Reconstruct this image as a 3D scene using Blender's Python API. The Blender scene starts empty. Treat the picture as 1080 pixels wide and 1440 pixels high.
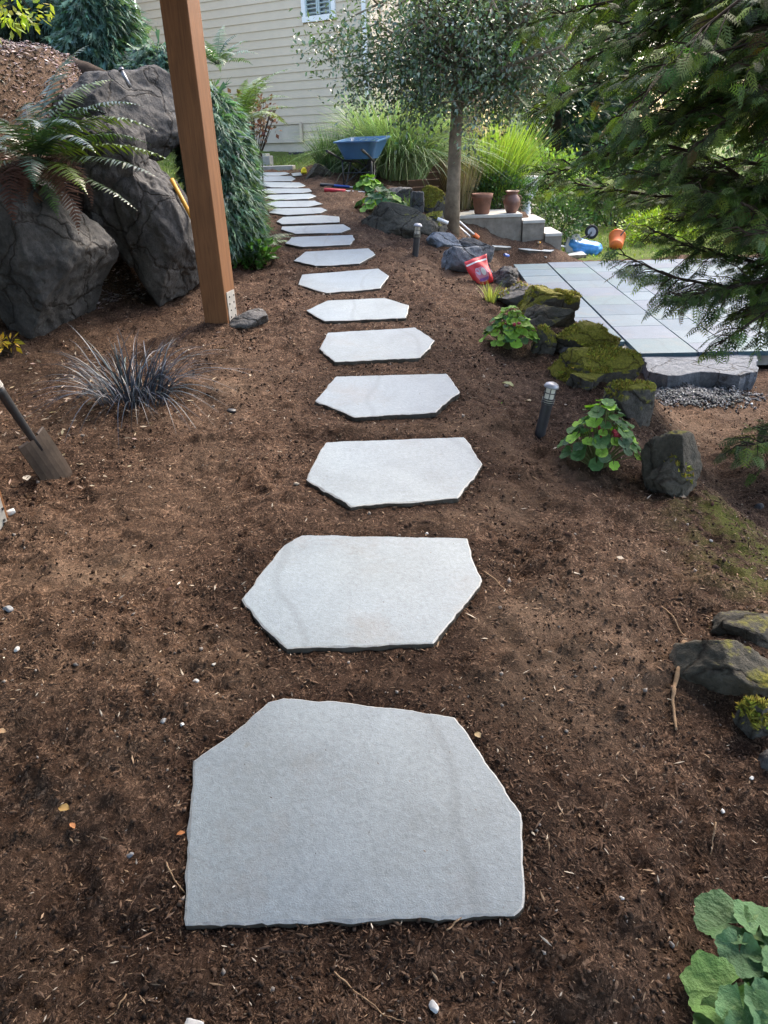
import bpy, math, random
import numpy as np
random.seed(7); rng = np.random.default_rng(7)
SC = bpy.context.scene
COL = SC.collection

# ------------------------------------------------------------------ camera, sky, sun, exposure
TH = math.radians(27.3); RO = math.radians(2.0); F = 1030.0; CAM = np.array([0, 0, 1.56])
FW = np.array([0, math.cos(TH), -math.sin(TH)]); R0 = np.array([1., 0, 0]); U0 = np.array([0, math.sin(TH), math.cos(TH)])
RT = math.cos(RO)*R0 - math.sin(RO)*U0; UP = math.sin(RO)*R0 + math.cos(RO)*U0
from mathutils import Matrix, Vector
cd = bpy.data.cameras.new('camera'); cam = bpy.data.objects.new('camera', cd); COL.objects.link(cam)
cam.matrix_world = Matrix(((RT[0], UP[0], -FW[0], CAM[0]), (RT[1], UP[1], -FW[1], CAM[1]), (RT[2], UP[2], -FW[2], CAM[2]), (0, 0, 0, 1)))
cd.sensor_fit = 'VERTICAL'; cd.sensor_height = 36; cd.lens = F/1440*36; cd.clip_start = .02; cd.clip_end = 500
SC.camera = cam
SUN_EL, SUN_AZ = math.radians(46), math.radians(38)     # azimuth from +Y towards +X
w = bpy.data.worlds.new('World'); SC.world = w; w.use_nodes = True
nt = w.node_tree; bg = nt.nodes['Background']
sky = nt.nodes.new('ShaderNodeTexSky'); sky.sky_type = 'NISHITA'; sky.sun_disc = False
sky.sun_elevation = SUN_EL; sky.sun_rotation = SUN_AZ; sky.dust_density = 3.0; sky.air_density = 1.0; sky.ozone_density = 1.0
nt.links.new(sky.outputs[0], bg.inputs[0]); bg.inputs[1].default_value = 0.15
sd = bpy.data.lights.new('sun', 'SUN'); sun = bpy.data.objects.new('sun', sd); COL.objects.link(sun)
sd.energy = .85; sd.angle = math.radians(24); sd.color = (1, .95, .87)
sv = Vector((math.sin(SUN_AZ)*math.cos(SUN_EL), math.cos(SUN_AZ)*math.cos(SUN_EL), math.sin(SUN_EL)))
sun.rotation_euler = sv.to_track_quat('Z', 'Y').to_euler(); sun.location = (8, 8, 12)
SC.view_settings.view_transform = 'Standard'; SC.view_settings.look = 'None'
SC.view_settings.exposure = 2.35; SC.view_settings.gamma = 1
SC.view_settings.use_white_balance = True; SC.view_settings.white_balance_temperature = 6900; SC.view_settings.white_balance_tint = 12
SC.render.engine = 'CYCLES'; SC.cycles.max_bounces = 6; SC.cycles.transparent_max_bounces = 4
SC.cycles.use_denoising = True

# ------------------------------------------------------------------ numbers
def ray(px, py): return FW + RT*(px-540)/F + UP*(720-py)/F
def at_y(px, py, Y): d = ray(px, py); return CAM + d*Y/d[1]
def mpp(Y): return Y*.00095          # metres per photo pixel near ground distance Y (approx.)

def _hash(ix, iy, iz, s):
    h = (ix*374761393 + iy*668265263 + iz*2147483647 + s*974711) & 0xffffffff
    h = ((h ^ (h >> 13))*1274126177) & 0xffffffff
    h = ((h ^ (h >> 16))*2246822519) & 0xffffffff
    return ((h ^ (h >> 15)) & 0xffff)/32767.5 - 1
def vnoise(x, y, z=None, s=0):
    x = np.asarray(x, float); y = np.asarray(y, float); z = np.zeros_like(x) if z is None else np.asarray(z, float)
    fx, fy, fz = np.floor(x), np.floor(y), np.floor(z)
    ix, iy, iz = fx.astype(np.int64), fy.astype(np.int64), fz.astype(np.int64)
    q = lambda t: t*t*t*(t*(t*6-15)+10)
    u, v, t = q(x-fx), q(y-fy), q(z-fz)
    def c(a, b, d): return _hash(ix+a, iy+b, iz+d, s)
    r = 0
    x00 = c(0,0,0)*(1-u)+c(1,0,0)*u; x10 = c(0,1,0)*(1-u)+c(1,1,0)*u
    x01 = c(0,0,1)*(1-u)+c(1,0,1)*u; x11 = c(0,1,1)*(1-u)+c(1,1,1)*u
    return (x00*(1-v)+x10*v)*(1-t) + (x01*(1-v)+x11*v)*t
def fbm(x, y, z=None, o=4, s=0, g=.5):
    r = 0; a = 1.; f = 1.
    for k in range(o):
        r = r + a*vnoise(np.asarray(x)*f, np.asarray(y)*f, None if z is None else np.asarray(z)*f, s+k*17); a *= g; f *= 2.03
    return r
def sstep(a, b, x): t = np.clip((np.asarray(x, float)-a)/(b-a), 0, 1); return t*t*(3-2*t)
def nrm(v): v = np.asarray(v, float); return v/np.maximum(np.linalg.norm(v, axis=-1, keepdims=True), 1e-9)

# ------------------------------------------------------------------ terrain
PX = lambda y: np.interp(y, [0, 3, 5, 7, 9, 11, 13.5], [-.05, 0, -.1, -.35, -.75, -1.1, -1.6])
RC = lambda y: np.interp(y, [-3, 0, 1, 1.75, 2.7, 3.4, 4.1, 5.1, 5.6, 6.2, 6.6, 8, 9.3, 11, 12.6, 14, 17, 30],
                            [.9, .85, .9, 1.05, 1.15, 1.2, 1.26, 1.36, 1.30, 1.12, .98, .50, .48, .35, .10, .25, 2.5, 3])
XB = lambda y: np.interp(y, [-5, 0, 3.5, 4.8, 5.5, 6.2, 6.8, 8, 9.5, 11, 13, 20], [-3.9, -3.9, -3.5, -2.9, -2.35, -1.95, -1.7, -1.8, -2.35, -3.0, -3.3, -4])
LOWF = lambda y: np.interp(y, [0, 2, 3, 4, 5.2, 6], [-.12, -.2, -.34, -.46, -.54, -.56])
RNG = lambda y: np.interp(y, [0, 1.8, 2.6, 3.4, 4.8, 8, 9.5, 11, 14], [2.0, 1.7, 1.1, .95, 1.0, 1.75, 2.1, 2.3, 2.2])
def terrain(x, y, fine=False):
    x = np.asarray(x, float); y = np.asarray(y, float)
    base = .076*np.clip(y, -3, 17.5)
    s = x-RC(y)
    base = base - .09*sstep(-.9, 0, s)
    # a landscape that flattens towards the patio and lawn
    wl = sstep(0, 1, s/RNG(y)); LOW = LOWF(y)
    z = base*(1-wl) + LOW*wl
    z = z + .46*sstep(12.2, 12.95, y)*sstep(3.7, 2.7, x)*sstep(1.0, 1.9, x)*(1-sstep(15, 17, y))
    bed = sstep(13.0, 13.5, y)*sstep(3.0, 2.5, x)*sstep(.4, 1.0, x)*(1-sstep(16, 18, y)); z = z*(1-bed)+.30*bed
    b = XB(y)-x
    amp = np.interp(y, [0, 3, 5, 8, 9, 10, 12, 14, 30], [1.0, 1.2, 1.7, 1.7, 1.35, .8, .35, .3, .3])
    z = z + amp*sstep(0, 1.0, b) + .12*np.clip(b-1, 0, 6)
    # lumps
    z = z + .035*fbm(x*1.1, y*1.1, o=2, s=3)*sstep(.3, .8, np.abs(x-PX(y))) * (1-sstep(2.0, 2.6, x)*sstep(5.5, 6.2, y))
    return z
def at(px, py):
    d = ray(px, py); ts = np.concatenate([np.linspace(.5, 6, 1100), np.linspace(6, 40, 3400)[1:]])
    P = CAM + ts[:, None]*d
    zz = terrain(P[:, 0], P[:, 1]); k = np.argmax(P[:, 2] < zz)
    return np.array([P[k, 0], P[k, 1], zz[k]])
def ground(x, y): return float(terrain(np.array([x]), np.array([y]))[0])

# ------------------------------------------------------------------ mesh building
def mk(name, V, Fc, mat=None, parent=None, col=None, smooth=False, loc=None, data_only=False):
    V = np.asarray(V, float); me = bpy.data.meshes.new(name)
    if isinstance(Fc, np.ndarray):
        n, k = Fc.shape
        me.vertices.add(len(V)); me.vertices.foreach_set('co', V.ravel())
        me.loops.add(n*k); me.loops.foreach_set('vertex_index', Fc.astype(np.int32).ravel())
        me.polygons.add(n); me.polygons.foreach_set('loop_start', np.arange(0, n*k, k, dtype=np.int32))
        me.update(calc_edges=True); me.validate()
    else:
        me.from_pydata(V.tolist(), [], Fc); me.update()
    if smooth: me.polygons.foreach_set('use_smooth', np.ones(len(me.polygons), bool))
    if col is not None:
        a = me.color_attributes.new('col', 'FLOAT_COLOR', 'POINT')
        c = np.ones((len(V), 4), np.float32); c[:, :3] = col; a.data.foreach_set('color', c.ravel())
    for m in (mat if isinstance(mat, (list, tuple)) else [mat]):
        if m: me.materials.append(m)
    if data_only: return me
    return link(name, me, parent, loc)
def link(name, me, parent=None, loc=None, label=None):
    o = bpy.data.objects.new(name, me); COL.objects.link(o)
    if parent is not None: o.parent = parent
    if loc is not None: o.location = loc
    if label: o['label'] = label
    return o
def tag(o, label=None, cat=None, group=None, kind=None):
    if label: o['label'] = label
    if cat: o['category'] = cat
    if group: o['group'] = group
    if kind: o['kind'] = kind
    return o
def empty(name, loc, label, cat, group=None, rz=0, rot=None):
    o = bpy.data.objects.new(name, None); COL.objects.link(o); o.location = loc
    o.rotation_euler = rot if rot else (0, 0, rz); o.empty_display_size = .1
    return tag(o, label, cat, group)
class MB:
    def __init__(s): s.v = []; s.f = []; s.n = 0
    def add(s, V, Fs):
        s.v.append(np.asarray(V, float)); s.f += [tuple(int(i)+s.n for i in f) for f in Fs]; s.n += len(V); return s
    def box(s, c, d, rz=0, M=None, taper=0):
        x, y, z = [k/2 for k in d]
        V = np.array([(-x,-y,-z),(x,-y,-z),(x,y,-z),(-x,y,-z),(-x,-y,z),(x,-y,z),(x,y,z),(-x,y,z)])
        if taper: V[4:, :2] *= (1-taper)
        if rz: V = V @ np.array([[math.cos(rz), math.sin(rz), 0], [-math.sin(rz), math.cos(rz), 0], [0,0,1]])
        if M is not None: V = V @ np.asarray(M).T
        return s.add(V+np.asarray(c), [(0,3,2,1),(4,5,6,7),(0,1,5,4),(1,2,6,5),(2,3,7,6),(3,0,4,7)])
    def tube(s, pts, r, n=8, cap=True):
        pts = np.asarray(pts, float); m = len(pts); r = np.broadcast_to(np.asarray(r, float), (m,))
        T = nrm(np.gradient(pts, axis=0)); ref = np.array([0,0,1.]) if abs(T[0][2]) < .9 else np.array([1.,0,0])
        V = []
        X = nrm(np.cross(T[0], ref))
        for i in range(m):
            X = nrm(X - T[i]*np.dot(X, T[i])); Y = np.cross(T[i], X)
            for k in range(n):
                a = 2*math.pi*k/n; V.append(pts[i]+r[i]*(math.cos(a)*X+math.sin(a)*Y))
        Fs = [(i*n+k, i*n+(k+1) % n, (i+1)*n+(k+1) % n, (i+1)*n+k) for i in range(m-1) for k in range(n)]
        if cap: Fs += [tuple(range(n))[::-1], tuple(range((m-1)*n, m*n))]
        return s.add(V, Fs)
    def lathe(s, prof, n=20, c=(0,0,0)):
        V = []; m = len(prof)
        for r, z in prof:
            for k in range(n):
                a = 2*math.pi*k/n; V.append((c[0]+r*math.cos(a), c[1]+r*math.sin(a), c[2]+z))
        Fs = [(i*n+k, i*n+(k+1) % n, (i+1)*n+(k+1) % n, (i+1)*n+k) for i in range(m-1) for k in range(n)]
        Fs += [tuple(range(n))[::-1], tuple(range((m-1)*n, m*n))]
        return s.add(V, Fs)
    def build(s, name, mat, parent=None, smooth=False, loc=None, bevel=0):
        o = mk(name, np.concatenate(s.v), s.f, mat, parent, smooth=smooth, loc=loc)
        if bevel:
            b = o.modifiers.new('bevel', 'BEVEL'); b.width = bevel; b.segments = 2; b.limit_method = 'ANGLE'; b.angle_limit = math.radians(40)
        return o
def scatter(tv, tf, P, X, Y, Z, S, col=None):
    P = np.asarray(P, float); N = len(P); k = len(tv); tv = np.asarray(tv, float)
    S = np.broadcast_to(np.asarray(S, float).reshape(-1, 1) if np.ndim(S) == 1 else np.asarray(S, float), (N, 3)) if np.ndim(S) else np.full((N, 3), float(S))
    V = P[:, None] + tv[None, :, 0:1]*(X*S[:, 0:1])[:, None] + tv[None, :, 1:2]*(Y*S[:, 1:2])[:, None] + tv[None, :, 2:3]*(Z*S[:, 2:3])[:, None]
    Fs = np.asarray(tf)[None] + (np.arange(N)*k)[:, None, None]
    c = None if col is None else np.repeat(col, k, axis=0)
    return V.reshape(-1, 3), Fs.reshape(-1, np.shape(tf)[1]), c
def frames(D, N):
    D = nrm(D); X = nrm(np.cross(D, N)); return X, D, np.cross(X, D)
def rv(n): return nrm(rng.normal(size=(n, 3)))
def join(parts):
    V = []; Fs = []; C = []; n = 0
    for v, f, c in parts: V.append(v); Fs.append(f+n); C.append(c); n += len(v)
    return np.concatenate(V), np.concatenate(Fs), (np.concatenate(C) if C[0] is not None else None)
def vary(base, n, sd=.18, hue=.06):
    b = np.asarray(base, float)*np.exp(rng.normal(0, sd, (n, 1)))
    return np.clip(b*np.exp(rng.normal(0, hue, (n, 3))), .002, .95)

# ------------------------------------------------------------------ materials
def mat(name, rough=.7, spec=.4, metal=0):
    m = bpy.data.materials.new(name); m.use_nodes = True; nt = m.node_tree; b = nt.nodes['Principled BSDF']
    b.inputs['Roughness'].default_value = rough; b.inputs['Specular IOR Level'].default_value = spec; b.inputs['Metallic'].default_value = metal
    return m, nt, b
def nd(nt, t, **kw):
    n = nt.nodes.new(t)
    for k, v in kw.items():
        if k in n.inputs.keys(): n.inputs[k].default_value = v
        else: setattr(n, k, v)
    return n
def noise(nt, scale, detail=4, rough=.6, vec=None, dist=0):
    n = nd(nt, 'ShaderNodeTexNoise'); n.inputs['Scale'].default_value = scale; n.inputs['Detail'].default_value = detail; n.inputs['Roughness'].default_value = rough
    n.inputs['Distortion'].default_value = dist
    if vec is not None: nt.links.new(vec, n.inputs['Vector'])
    return n.outputs['Fac']
def ramp(nt, fac, stops):
    r = nt.nodes.new('ShaderNodeValToRGB'); e = r.color_ramp.elements
    while len(e) < len(stops): e.new(.5)
    for el, (p, c) in zip(e, stops): el.position = p; el.color = (*c, 1) if len(c) == 3 else c
    nt.links.new(fac, r.inputs[0]); return r.outputs[0]
def mix(nt, fac, a, b, mode='MIX'):
    m = nt.nodes.new('ShaderNodeMix'); m.data_type = 'RGBA'; m.blend_type = mode
    for s, v in ((m.inputs[0], fac), (m.inputs[6], a), (m.inputs[7], b)):
        if hasattr(v, 'is_linked'): nt.links.new(v, s)
        elif isinstance(v, (int, float)): s.default_value = v
        else: s.default_value = (*v, 1)
    return m.outputs[2]
def bump(nt, b, h, strength=.5, dist=.01, prev=None):
    n = nt.nodes.new('ShaderNodeBump'); n.inputs['Strength'].default_value = strength; n.inputs['Distance'].default_value = dist
    nt.links.new(h, n.inputs['Height'])
    if prev: nt.links.new(prev, n.inputs['Normal'])
    nt.links.new(n.outputs[0], b.inputs['Normal']); return n.outputs[0]
def objc(nt, which='Object'): return nt.nodes.new('ShaderNodeTexCoord').outputs[which]
def worldpos(nt): return nt.nodes.new('ShaderNodeNewGeometry').outputs['Position']
def plain(name, c, rough=.6, spec=.4, metal=0, var=.12, scale=12, bmp=0, bscale=60):
    m, nt, b = mat(name, rough, spec, metal); v = objc(nt)
    n = noise(nt, scale, 5, .65, v)
    c = np.array(c); nt.links.new(ramp(nt, n, [(.25, tuple(c*(1-var*1.6))), (.75, tuple(np.clip(c*(1+var), 0, 1)))]), b.inputs['Base Color'])
    if bmp: bump(nt, b, noise(nt, bscale, 4, .6, v), bmp, .004)
    return m
def leafy(name, rough=.45, spec=.4, trans=.35, tint=(1.1, 1.25, .5)):
    m, nt, b = mat(name, rough, spec); a = nd(nt, 'ShaderNodeAttribute', attribute_name='col')
    nt.links.new(a.outputs['Color'], b.inputs['Base Color'])
    if trans:
        t = nt.nodes.new('ShaderNodeBsdfTranslucent'); nt.links.new(mix(nt, 1.0, a.outputs['Color'], tint, 'MULTIPLY'), t.inputs[0])
        s = nt.nodes.new('ShaderNodeMixShader'); s.inputs[0].default_value = trans
        nt.links.new(b.outputs[0], s.inputs[1]); nt.links.new(t.outputs[0], s.inputs[2]); nt.links.new(s.outputs[0], nt.nodes['Material Output'].inputs[0])
    return m
def voro(nt, vec, scale, rnd=1.):
    n = nt.nodes.new('ShaderNodeTexVoronoi'); n.inputs['Scale'].default_value = scale; n.inputs['Randomness'].default_value = rnd; nt.links.new(vec, n.inputs['Vector'])
    s = nt.nodes.new('ShaderNodeSeparateColor'); nt.links.new(n.outputs['Color'], s.inputs[0]); return n.outputs['Distance'], s.outputs[0]
def m_soil():
    m, nt, b = mat('soil', .95, .12); v = objc(nt); a = nd(nt, 'ShaderNodeAttribute', attribute_name='col')
    sp = nt.nodes.new('ShaderNodeSeparateColor'); nt.links.new(a.outputs['Color'], sp.inputs[0])
    n1 = noise(nt, 9, 6, .7, v); n2 = noise(nt, 140, 4, .75, v); n3 = noise(nt, 2.2, 3, .6, v)
    # coordinates warped so that the stretched cells run every way
    wn = nt.nodes.new('ShaderNodeTexNoise'); wn.inputs['Scale'].default_value = 16; wn.inputs['Detail'].default_value = 3; nt.links.new(v, wn.inputs['Vector'])
    sc = nt.nodes.new('ShaderNodeVectorMath'); sc.operation = 'SCALE'; sc.inputs['Scale'].default_value = .11; nt.links.new(wn.outputs['Color'], sc.inputs[0])
    ad = nt.nodes.new('ShaderNodeVectorMath'); nt.links.new(v, ad.inputs[0]); nt.links.new(sc.outputs[0], ad.inputs[1])
    def st(rot, s): mp = nt.nodes.new('ShaderNodeMapping'); mp.inputs['Rotation'].default_value = (0, 0, rot); mp.inputs['Scale'].default_value = s; nt.links.new(ad.outputs[0], mp.inputs[0]); return mp.outputs[0]
    d1, c1 = voro(nt, st(.4, (1, .30, 1)), 230); d2, c2 = voro(nt, st(1.9, (1, .26, 1)), 170); d3, c3 = voro(nt, v, 95)
    stops = [(0., (.020, .0135, .0096)), (.35, (.046, .030, .0215)), (.66, (.084, .056, .040)), (.87, (.148, .100, .071)), (.97, (.28, .20, .145))]
    f1 = ramp(nt, c1, stops); f2 = ramp(nt, c2, stops); f3 = ramp(nt, c3, [(0., (.024, .015, .0105)), (.6, (.06, .037, .025)), (1., (.11, .07, .047))])
    c = mix(nt, ramp(nt, n2, [(.42, (0,)*3), (.52, (1,)*3)]), f1, f2); c = mix(nt, ramp(nt, noise(nt, 30, 3, .6, v), [(.5, (0,)*3), (.6, (1,)*3)]), c, f3)
    c = mix(nt, 1.0, c, ramp(nt, n1, [(.3, (.62, .58, .56)), (.7, (1.35, 1.3, 1.26))]), 'MULTIPLY')
    c = mix(nt, 1.0, c, ramp(nt, n3, [(.35, (.82, .78, .76)), (.65, (1.2, 1.15, 1.12))]), 'MULTIPLY')
    dry = mix(nt, 1.0, mix(nt, .5, c, ramp(nt, n2, [(.3, (.125, .085, .058)), (.7, (.28, .198, .138))])), ramp(nt, n1, [(.3, (.8, .8, .8)), (.7, (1.2, 1.2, 1.2))]), 'MULTIPLY')
    c = mix(nt, sp.outputs[0], c, dry)
    c = mix(nt, sp.outputs[1], c, mix(nt, 1.0, c, (.42, .39, .38), 'MULTIPLY'))
    mo = ramp(nt, n2, [(.3, (.03, .04, .008)), (.7, (.12, .13, .03))])
    mm = nt.nodes.new('ShaderNodeMath'); mm.operation = 'MULTIPLY'; nt.links.new(sp.outputs[2], mm.inputs[0])
    nt.links.new(ramp(nt, n1, [(.42, (0, 0, 0)), (.55, (1, 1, 1))]), mm.inputs[1])
    c = mix(nt, mm.outputs[0], c, mo)
    nt.links.new(c, b.inputs['Base Color'])
    p = bump(nt, b, noise(nt, 45, 6, .75, v), .8, .025)
    for d, s_, h in ((c3, .55, .007), (c1, .5, .0035), (c2, .5, .0035)): p = bump(nt, b, d, s_, h, p)
    return m
def m_grass():
    m, nt, b = mat('lawn', .9, .2); v = objc(nt)
    c = ramp(nt, noise(nt, 3, 6, .7, v), [(.3, (.07, .10, .02)), (.7, (.16, .21, .045))])
    nt.links.new(mix(nt, 1.0, c, ramp(nt, noise(nt, 120, 3, .7, v), [(.3, (.5, .5, .5)), (.7, (1.3, 1.3, 1.2))]), 'MULTIPLY'), b.inputs['Base Color'])
    bump(nt, b, noise(nt, 90, 4, .7, v), 1, .03); return m
def m_slab(name, c, var=.1, rough=.62, spec=.45, grain=1.):
    m, nt, b = mat(name, rough, spec); v = worldpos(nt)
    n1 = noise(nt, 3.2, 8, .7, v, .5); n2 = noise(nt, 330, 2, .6, v); n3 = noise(nt, 60, 6, .75, v, .3); n4 = noise(nt, 1.1, 2, .5, v)
    c = np.array(c)
    q = ramp(nt, n1, [(.30, tuple(c*(1-var*1.3))), (.5, tuple(c)), (.72, tuple(c*(1+var)))])
    q = mix(nt, 1.0, q, ramp(nt, n2, [(.3, (1-.16*grain,)*3), (.7, (1+.12*grain,)*3)]), 'MULTIPLY')
    q = mix(nt, 1.0, q, ramp(nt, n3, [(.32, (1-.20*grain,)*3), (.68, (1+.12*grain,)*3)]), 'MULTIPLY')
    q = mix(nt, 1.0, q, ramp(nt, n4, [(.35, (.92, .94, .97)), (.65, (1.06, 1.04, 1.0))]), 'MULTIPLY')
    q = mix(nt, ramp(nt, noise(nt, 21, 2, .5, v), [(.74, (0,)*3), (.77, (.7,)*3)]), q, tuple(c*np.array([.72, .66, .6])))
    oj = nt.nodes.new('ShaderNodeObjectInfo'); q = mix(nt, 1.0, q, ramp(nt, oj.outputs['Random'], [(0., (.86, .88, .90)), (.5, (1.0, 1.0, 1.0)), (1., (1.12, 1.10, 1.06))]), 'MULTIPLY')
    # soil dust trodden in
    q = mix(nt, ramp(nt, noise(nt, 2.6, 7, .72, v), [(.54, (0,)*3), (.74, (.34,)*3)]), q, (.13, .10, .075))
    # thin dark mineral lines
    w_ = nd(nt, 'ShaderNodeTexWave', wave_type='BANDS'); w_.inputs['Scale'].default_value = .35; w_.inputs['Distortion'].default_value = 7; w_.inputs['Detail'].default_value = 3; w_.inputs['Detail Scale'].default_value = 1.2
    oi = nt.nodes.new('ShaderNodeObjectInfo'); va = nt.nodes.new('ShaderNodeVectorMath'); va.operation = 'MULTIPLY_ADD'; va.inputs[1].default_value = (1, 1, 1); nt.links.new(v, va.inputs[0])
    sc_ = nt.nodes.new('ShaderNodeVectorMath'); sc_.operation = 'SCALE'; sc_.inputs[0].default_value = (17, 9, 0); nt.links.new(oi.outputs['Random'], sc_.inputs['Scale']); nt.links.new(sc_.outputs[0], va.inputs[2]); nt.links.new(va.outputs[0], w_.inputs['Vector'])
    q = mix(nt, ramp(nt, w_.outputs['Fac'], [(0., (.38*min(grain, 1),)*3), (.006, (0,)*3)]), q, tuple(c*.55))
    nt.links.new(q, b.inputs['Base Color'])
    p = bump(nt, b, n3, .45, .004); bump(nt, b, n2, .4, .0012, p); return m
def m_rock(name, dark, light, moss=0., mossc=((.06, .062, .008), (.26, .24, .035)), scale=4., lichen=.3):
    m, nt, b = mat(name, .85, .25); v = objc(nt); g = nt.nodes.new('ShaderNodeNewGeometry')
    n1 = noise(nt, scale, 8, .7, v, .4); n2 = noise(nt, 40, 5, .75, v)
    c = ramp(nt, n1, [(.28, dark), (.72, light)])
    c = mix(nt, 1.0, c, ramp(nt, n2, [(.25, (.55, .55, .56)), (.75, (1.4, 1.38, 1.34))]), 'MULTIPLY')
    c = mix(nt, ramp(nt, noise(nt, 9, 4, .7, v), [(.62, (0,)*3), (.75, (lichen,)*3)]), c, (.22, .23, .22))
    if moss:
        s = nt.nodes.new('ShaderNodeSeparateXYZ'); nt.links.new(g.outputs['Normal'], s.inputs[0])
        a = nt.nodes.new('ShaderNodeMath'); a.operation = 'MULTIPLY_ADD'; nt.links.new(noise(nt, 5, 6, .7, v), a.inputs[0]); a.inputs[1].default_value = 1.6
        nt.links.new(s.outputs[2], a.inputs[2])
        k = ramp(nt, a.outputs[0], [(1.62-moss*.95, (0,)*3), (1.72-moss*.95, (1,)*3)]) if False else None
        r = nt.nodes.new('ShaderNodeMapRange'); r.inputs['From Min'].default_value = 2.0-moss*1.3; r.inputs['From Max'].default_value = 2.2-moss*1.3
        nt.links.new(a.outputs[0], r.inputs['Value'])
        c = mix(nt, r.outputs[0], c, ramp(nt, noise(nt, 75, 5, .75, v), [(.32, mossc[0]), (.68, mossc[1])]))
    wp = nt.nodes.new('ShaderNodeTexNoise'); wp.inputs['Scale'].default_value = 2.2; wp.inputs['Detail'].default_value = 5; nt.links.new(v, wp.inputs['Vector'])
    vs = nt.nodes.new('ShaderNodeVectorMath'); vs.operation = 'SCALE'; vs.inputs['Scale'].default_value = .55; nt.links.new(wp.outputs['Color'], vs.inputs[0])
    va = nt.nodes.new('ShaderNodeVectorMath'); nt.links.new(v, va.inputs[0]); nt.links.new(vs.outputs[0], va.inputs[1])
    vo = nt.nodes.new('ShaderNodeTexVoronoi'); vo.feature = 'DISTANCE_TO_EDGE'; vo.inputs['Scale'].default_value = 2.4; nt.links.new(va.outputs[0], vo.inputs['Vector'])
    ck = ramp(nt, vo.outputs['Distance'], [(0., (0,)*3), (.035, (1,)*3)])
    c = mix(nt, 1.0, c, ramp(nt, vo.outputs['Distance'], [(0., (.45, .40, .36)), (.022, (1,)*3)]), 'MULTIPLY')
    nt.links.new(c, b.inputs['Base Color'])
    p = bump(nt, b, ck, .7, .02); p = bump(nt, b, noise(nt, 14, 8, .7, v), .8, .03, p); bump(nt, b, noise(nt, 110, 4, .7, v), .7, .006, p); return m
def m_wood(name, c, axis='Z', rough=.6, scale=1.):
    m, nt, b = mat(name, rough, .3); v = objc(nt); mp = nt.nodes.new('ShaderNodeMapping')
    sc = {'Z': (22, 22, 1.1), 'X': (1.1, 22, 22), 'Y': (22, 1.1, 22)}[axis]; mp.inputs['Scale'].default_value = tuple(k*scale for k in sc)
    nt.links.new(v, mp.inputs[0]); n = noise(nt, 2.5, 6, .65, mp.outputs[0], 1.2); n2 = noise(nt, 2.0, 4, .6, v)
    c = np.array(c); q = ramp(nt, n, [(.28, tuple(c*.6)), (.5, tuple(c)), (.75, tuple(c*1.3))])
    q = mix(nt, 1.0, q, ramp(nt, n2, [(.3, (.82, .8, .78)), (.7, (1.12, 1.12, 1.12))]), 'MULTIPLY')
    k = noise(nt, 3.1, 1, .4, v)
    q = mix(nt, ramp(nt, k, [(.76, (0,)*3), (.79, (.8,)*3)]), q, tuple(c*.3))
    nt.links.new(q, b.inputs['Base Color']); bump(nt, b, n, .25, .003); return m

SOIL = m_soil(); LAWN = m_grass()
SLAB = m_slab('bluestone', (.168, .214, .246), .15, .52, .6); SLAB_EDGE = m_slab('bluestone chipped edge', (.34, .355, .355), .15)
PAVER = [m_slab('paver %s' % n, c, .12, .62, .3, .8) for n, c in (('blue', (.040, .088, .132)), ('pale', (.060, .108, .148)), ('lilac', (.054, .088, .136)), ('green', (.046, .098, .126)))]
ROCK_D = m_rock('dark basalt', (.030, .031, .032), (.115, .113, .109), lichen=.4)
ROCK_G = m_rock('grey basalt', (.05, .05, .052), (.16, .16, .16), lichen=.5)
ROCK_B = m_rock('brown basalt', (.035, .033, .026), (.115, .106, .085), .25)
ROCK_M = m_rock('mossy basalt', (.035, .034, .03), (.12, .115, .10), .75)
ROCK_MM = m_rock('very mossy basalt', (.035, .034, .03), (.11, .105, .09), 1.0)
ROCK_BL = m_rock('blue grey basalt', (.07, .085, .105), (.20, .23, .27), lichen=.6)
WOOD = m_wood('stained cedar', (.195, .088, .036))
CONC = plain('concrete', (.36, .34, .30), .9, .2, var=.2, scale=7, bmp=.4)
SIDING = plain('beige siding paint', (.60, .50, .375), .65, .3, var=.05, scale=2.5, bmp=.08, bscale=40)
WHITE = plain('white paint', (.78, .78, .76), .5, .4, var=.05)
BLACKM = plain('black metal', (.018, .019, .021), .45, .5, var=.2)
GREYM = plain('grey metal', (.20, .21, .23), .4, .5, metal=.6, var=.2)
BARK = plain('grey bark', (.23, .18, .125), .95, .15, var=.4, scale=9, bmp=1., bscale=30)
BARK_D = plain('dark bark', (.055, .04, .03), .95, .15, var=.4, scale=14, bmp=1., bscale=40)
TERRA = plain('terracotta', (.22, .11, .075), .85, .25, var=.25, scale=8, bmp=.3)
LEAF = leafy('leaf'); LEAF_G = leafy('glossy leaf', .28, .6, .2); NEEDLE = leafy('needles', .6, .25, .3); CHIP = leafy('wood chips', .85, .15, 0); DRYLEAF = leafy('dry leaf', .8, .2, .25, (1.1, 1.0, .7))
BLADE = leafy('dark grass blade', .45, .4, .0)

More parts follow.
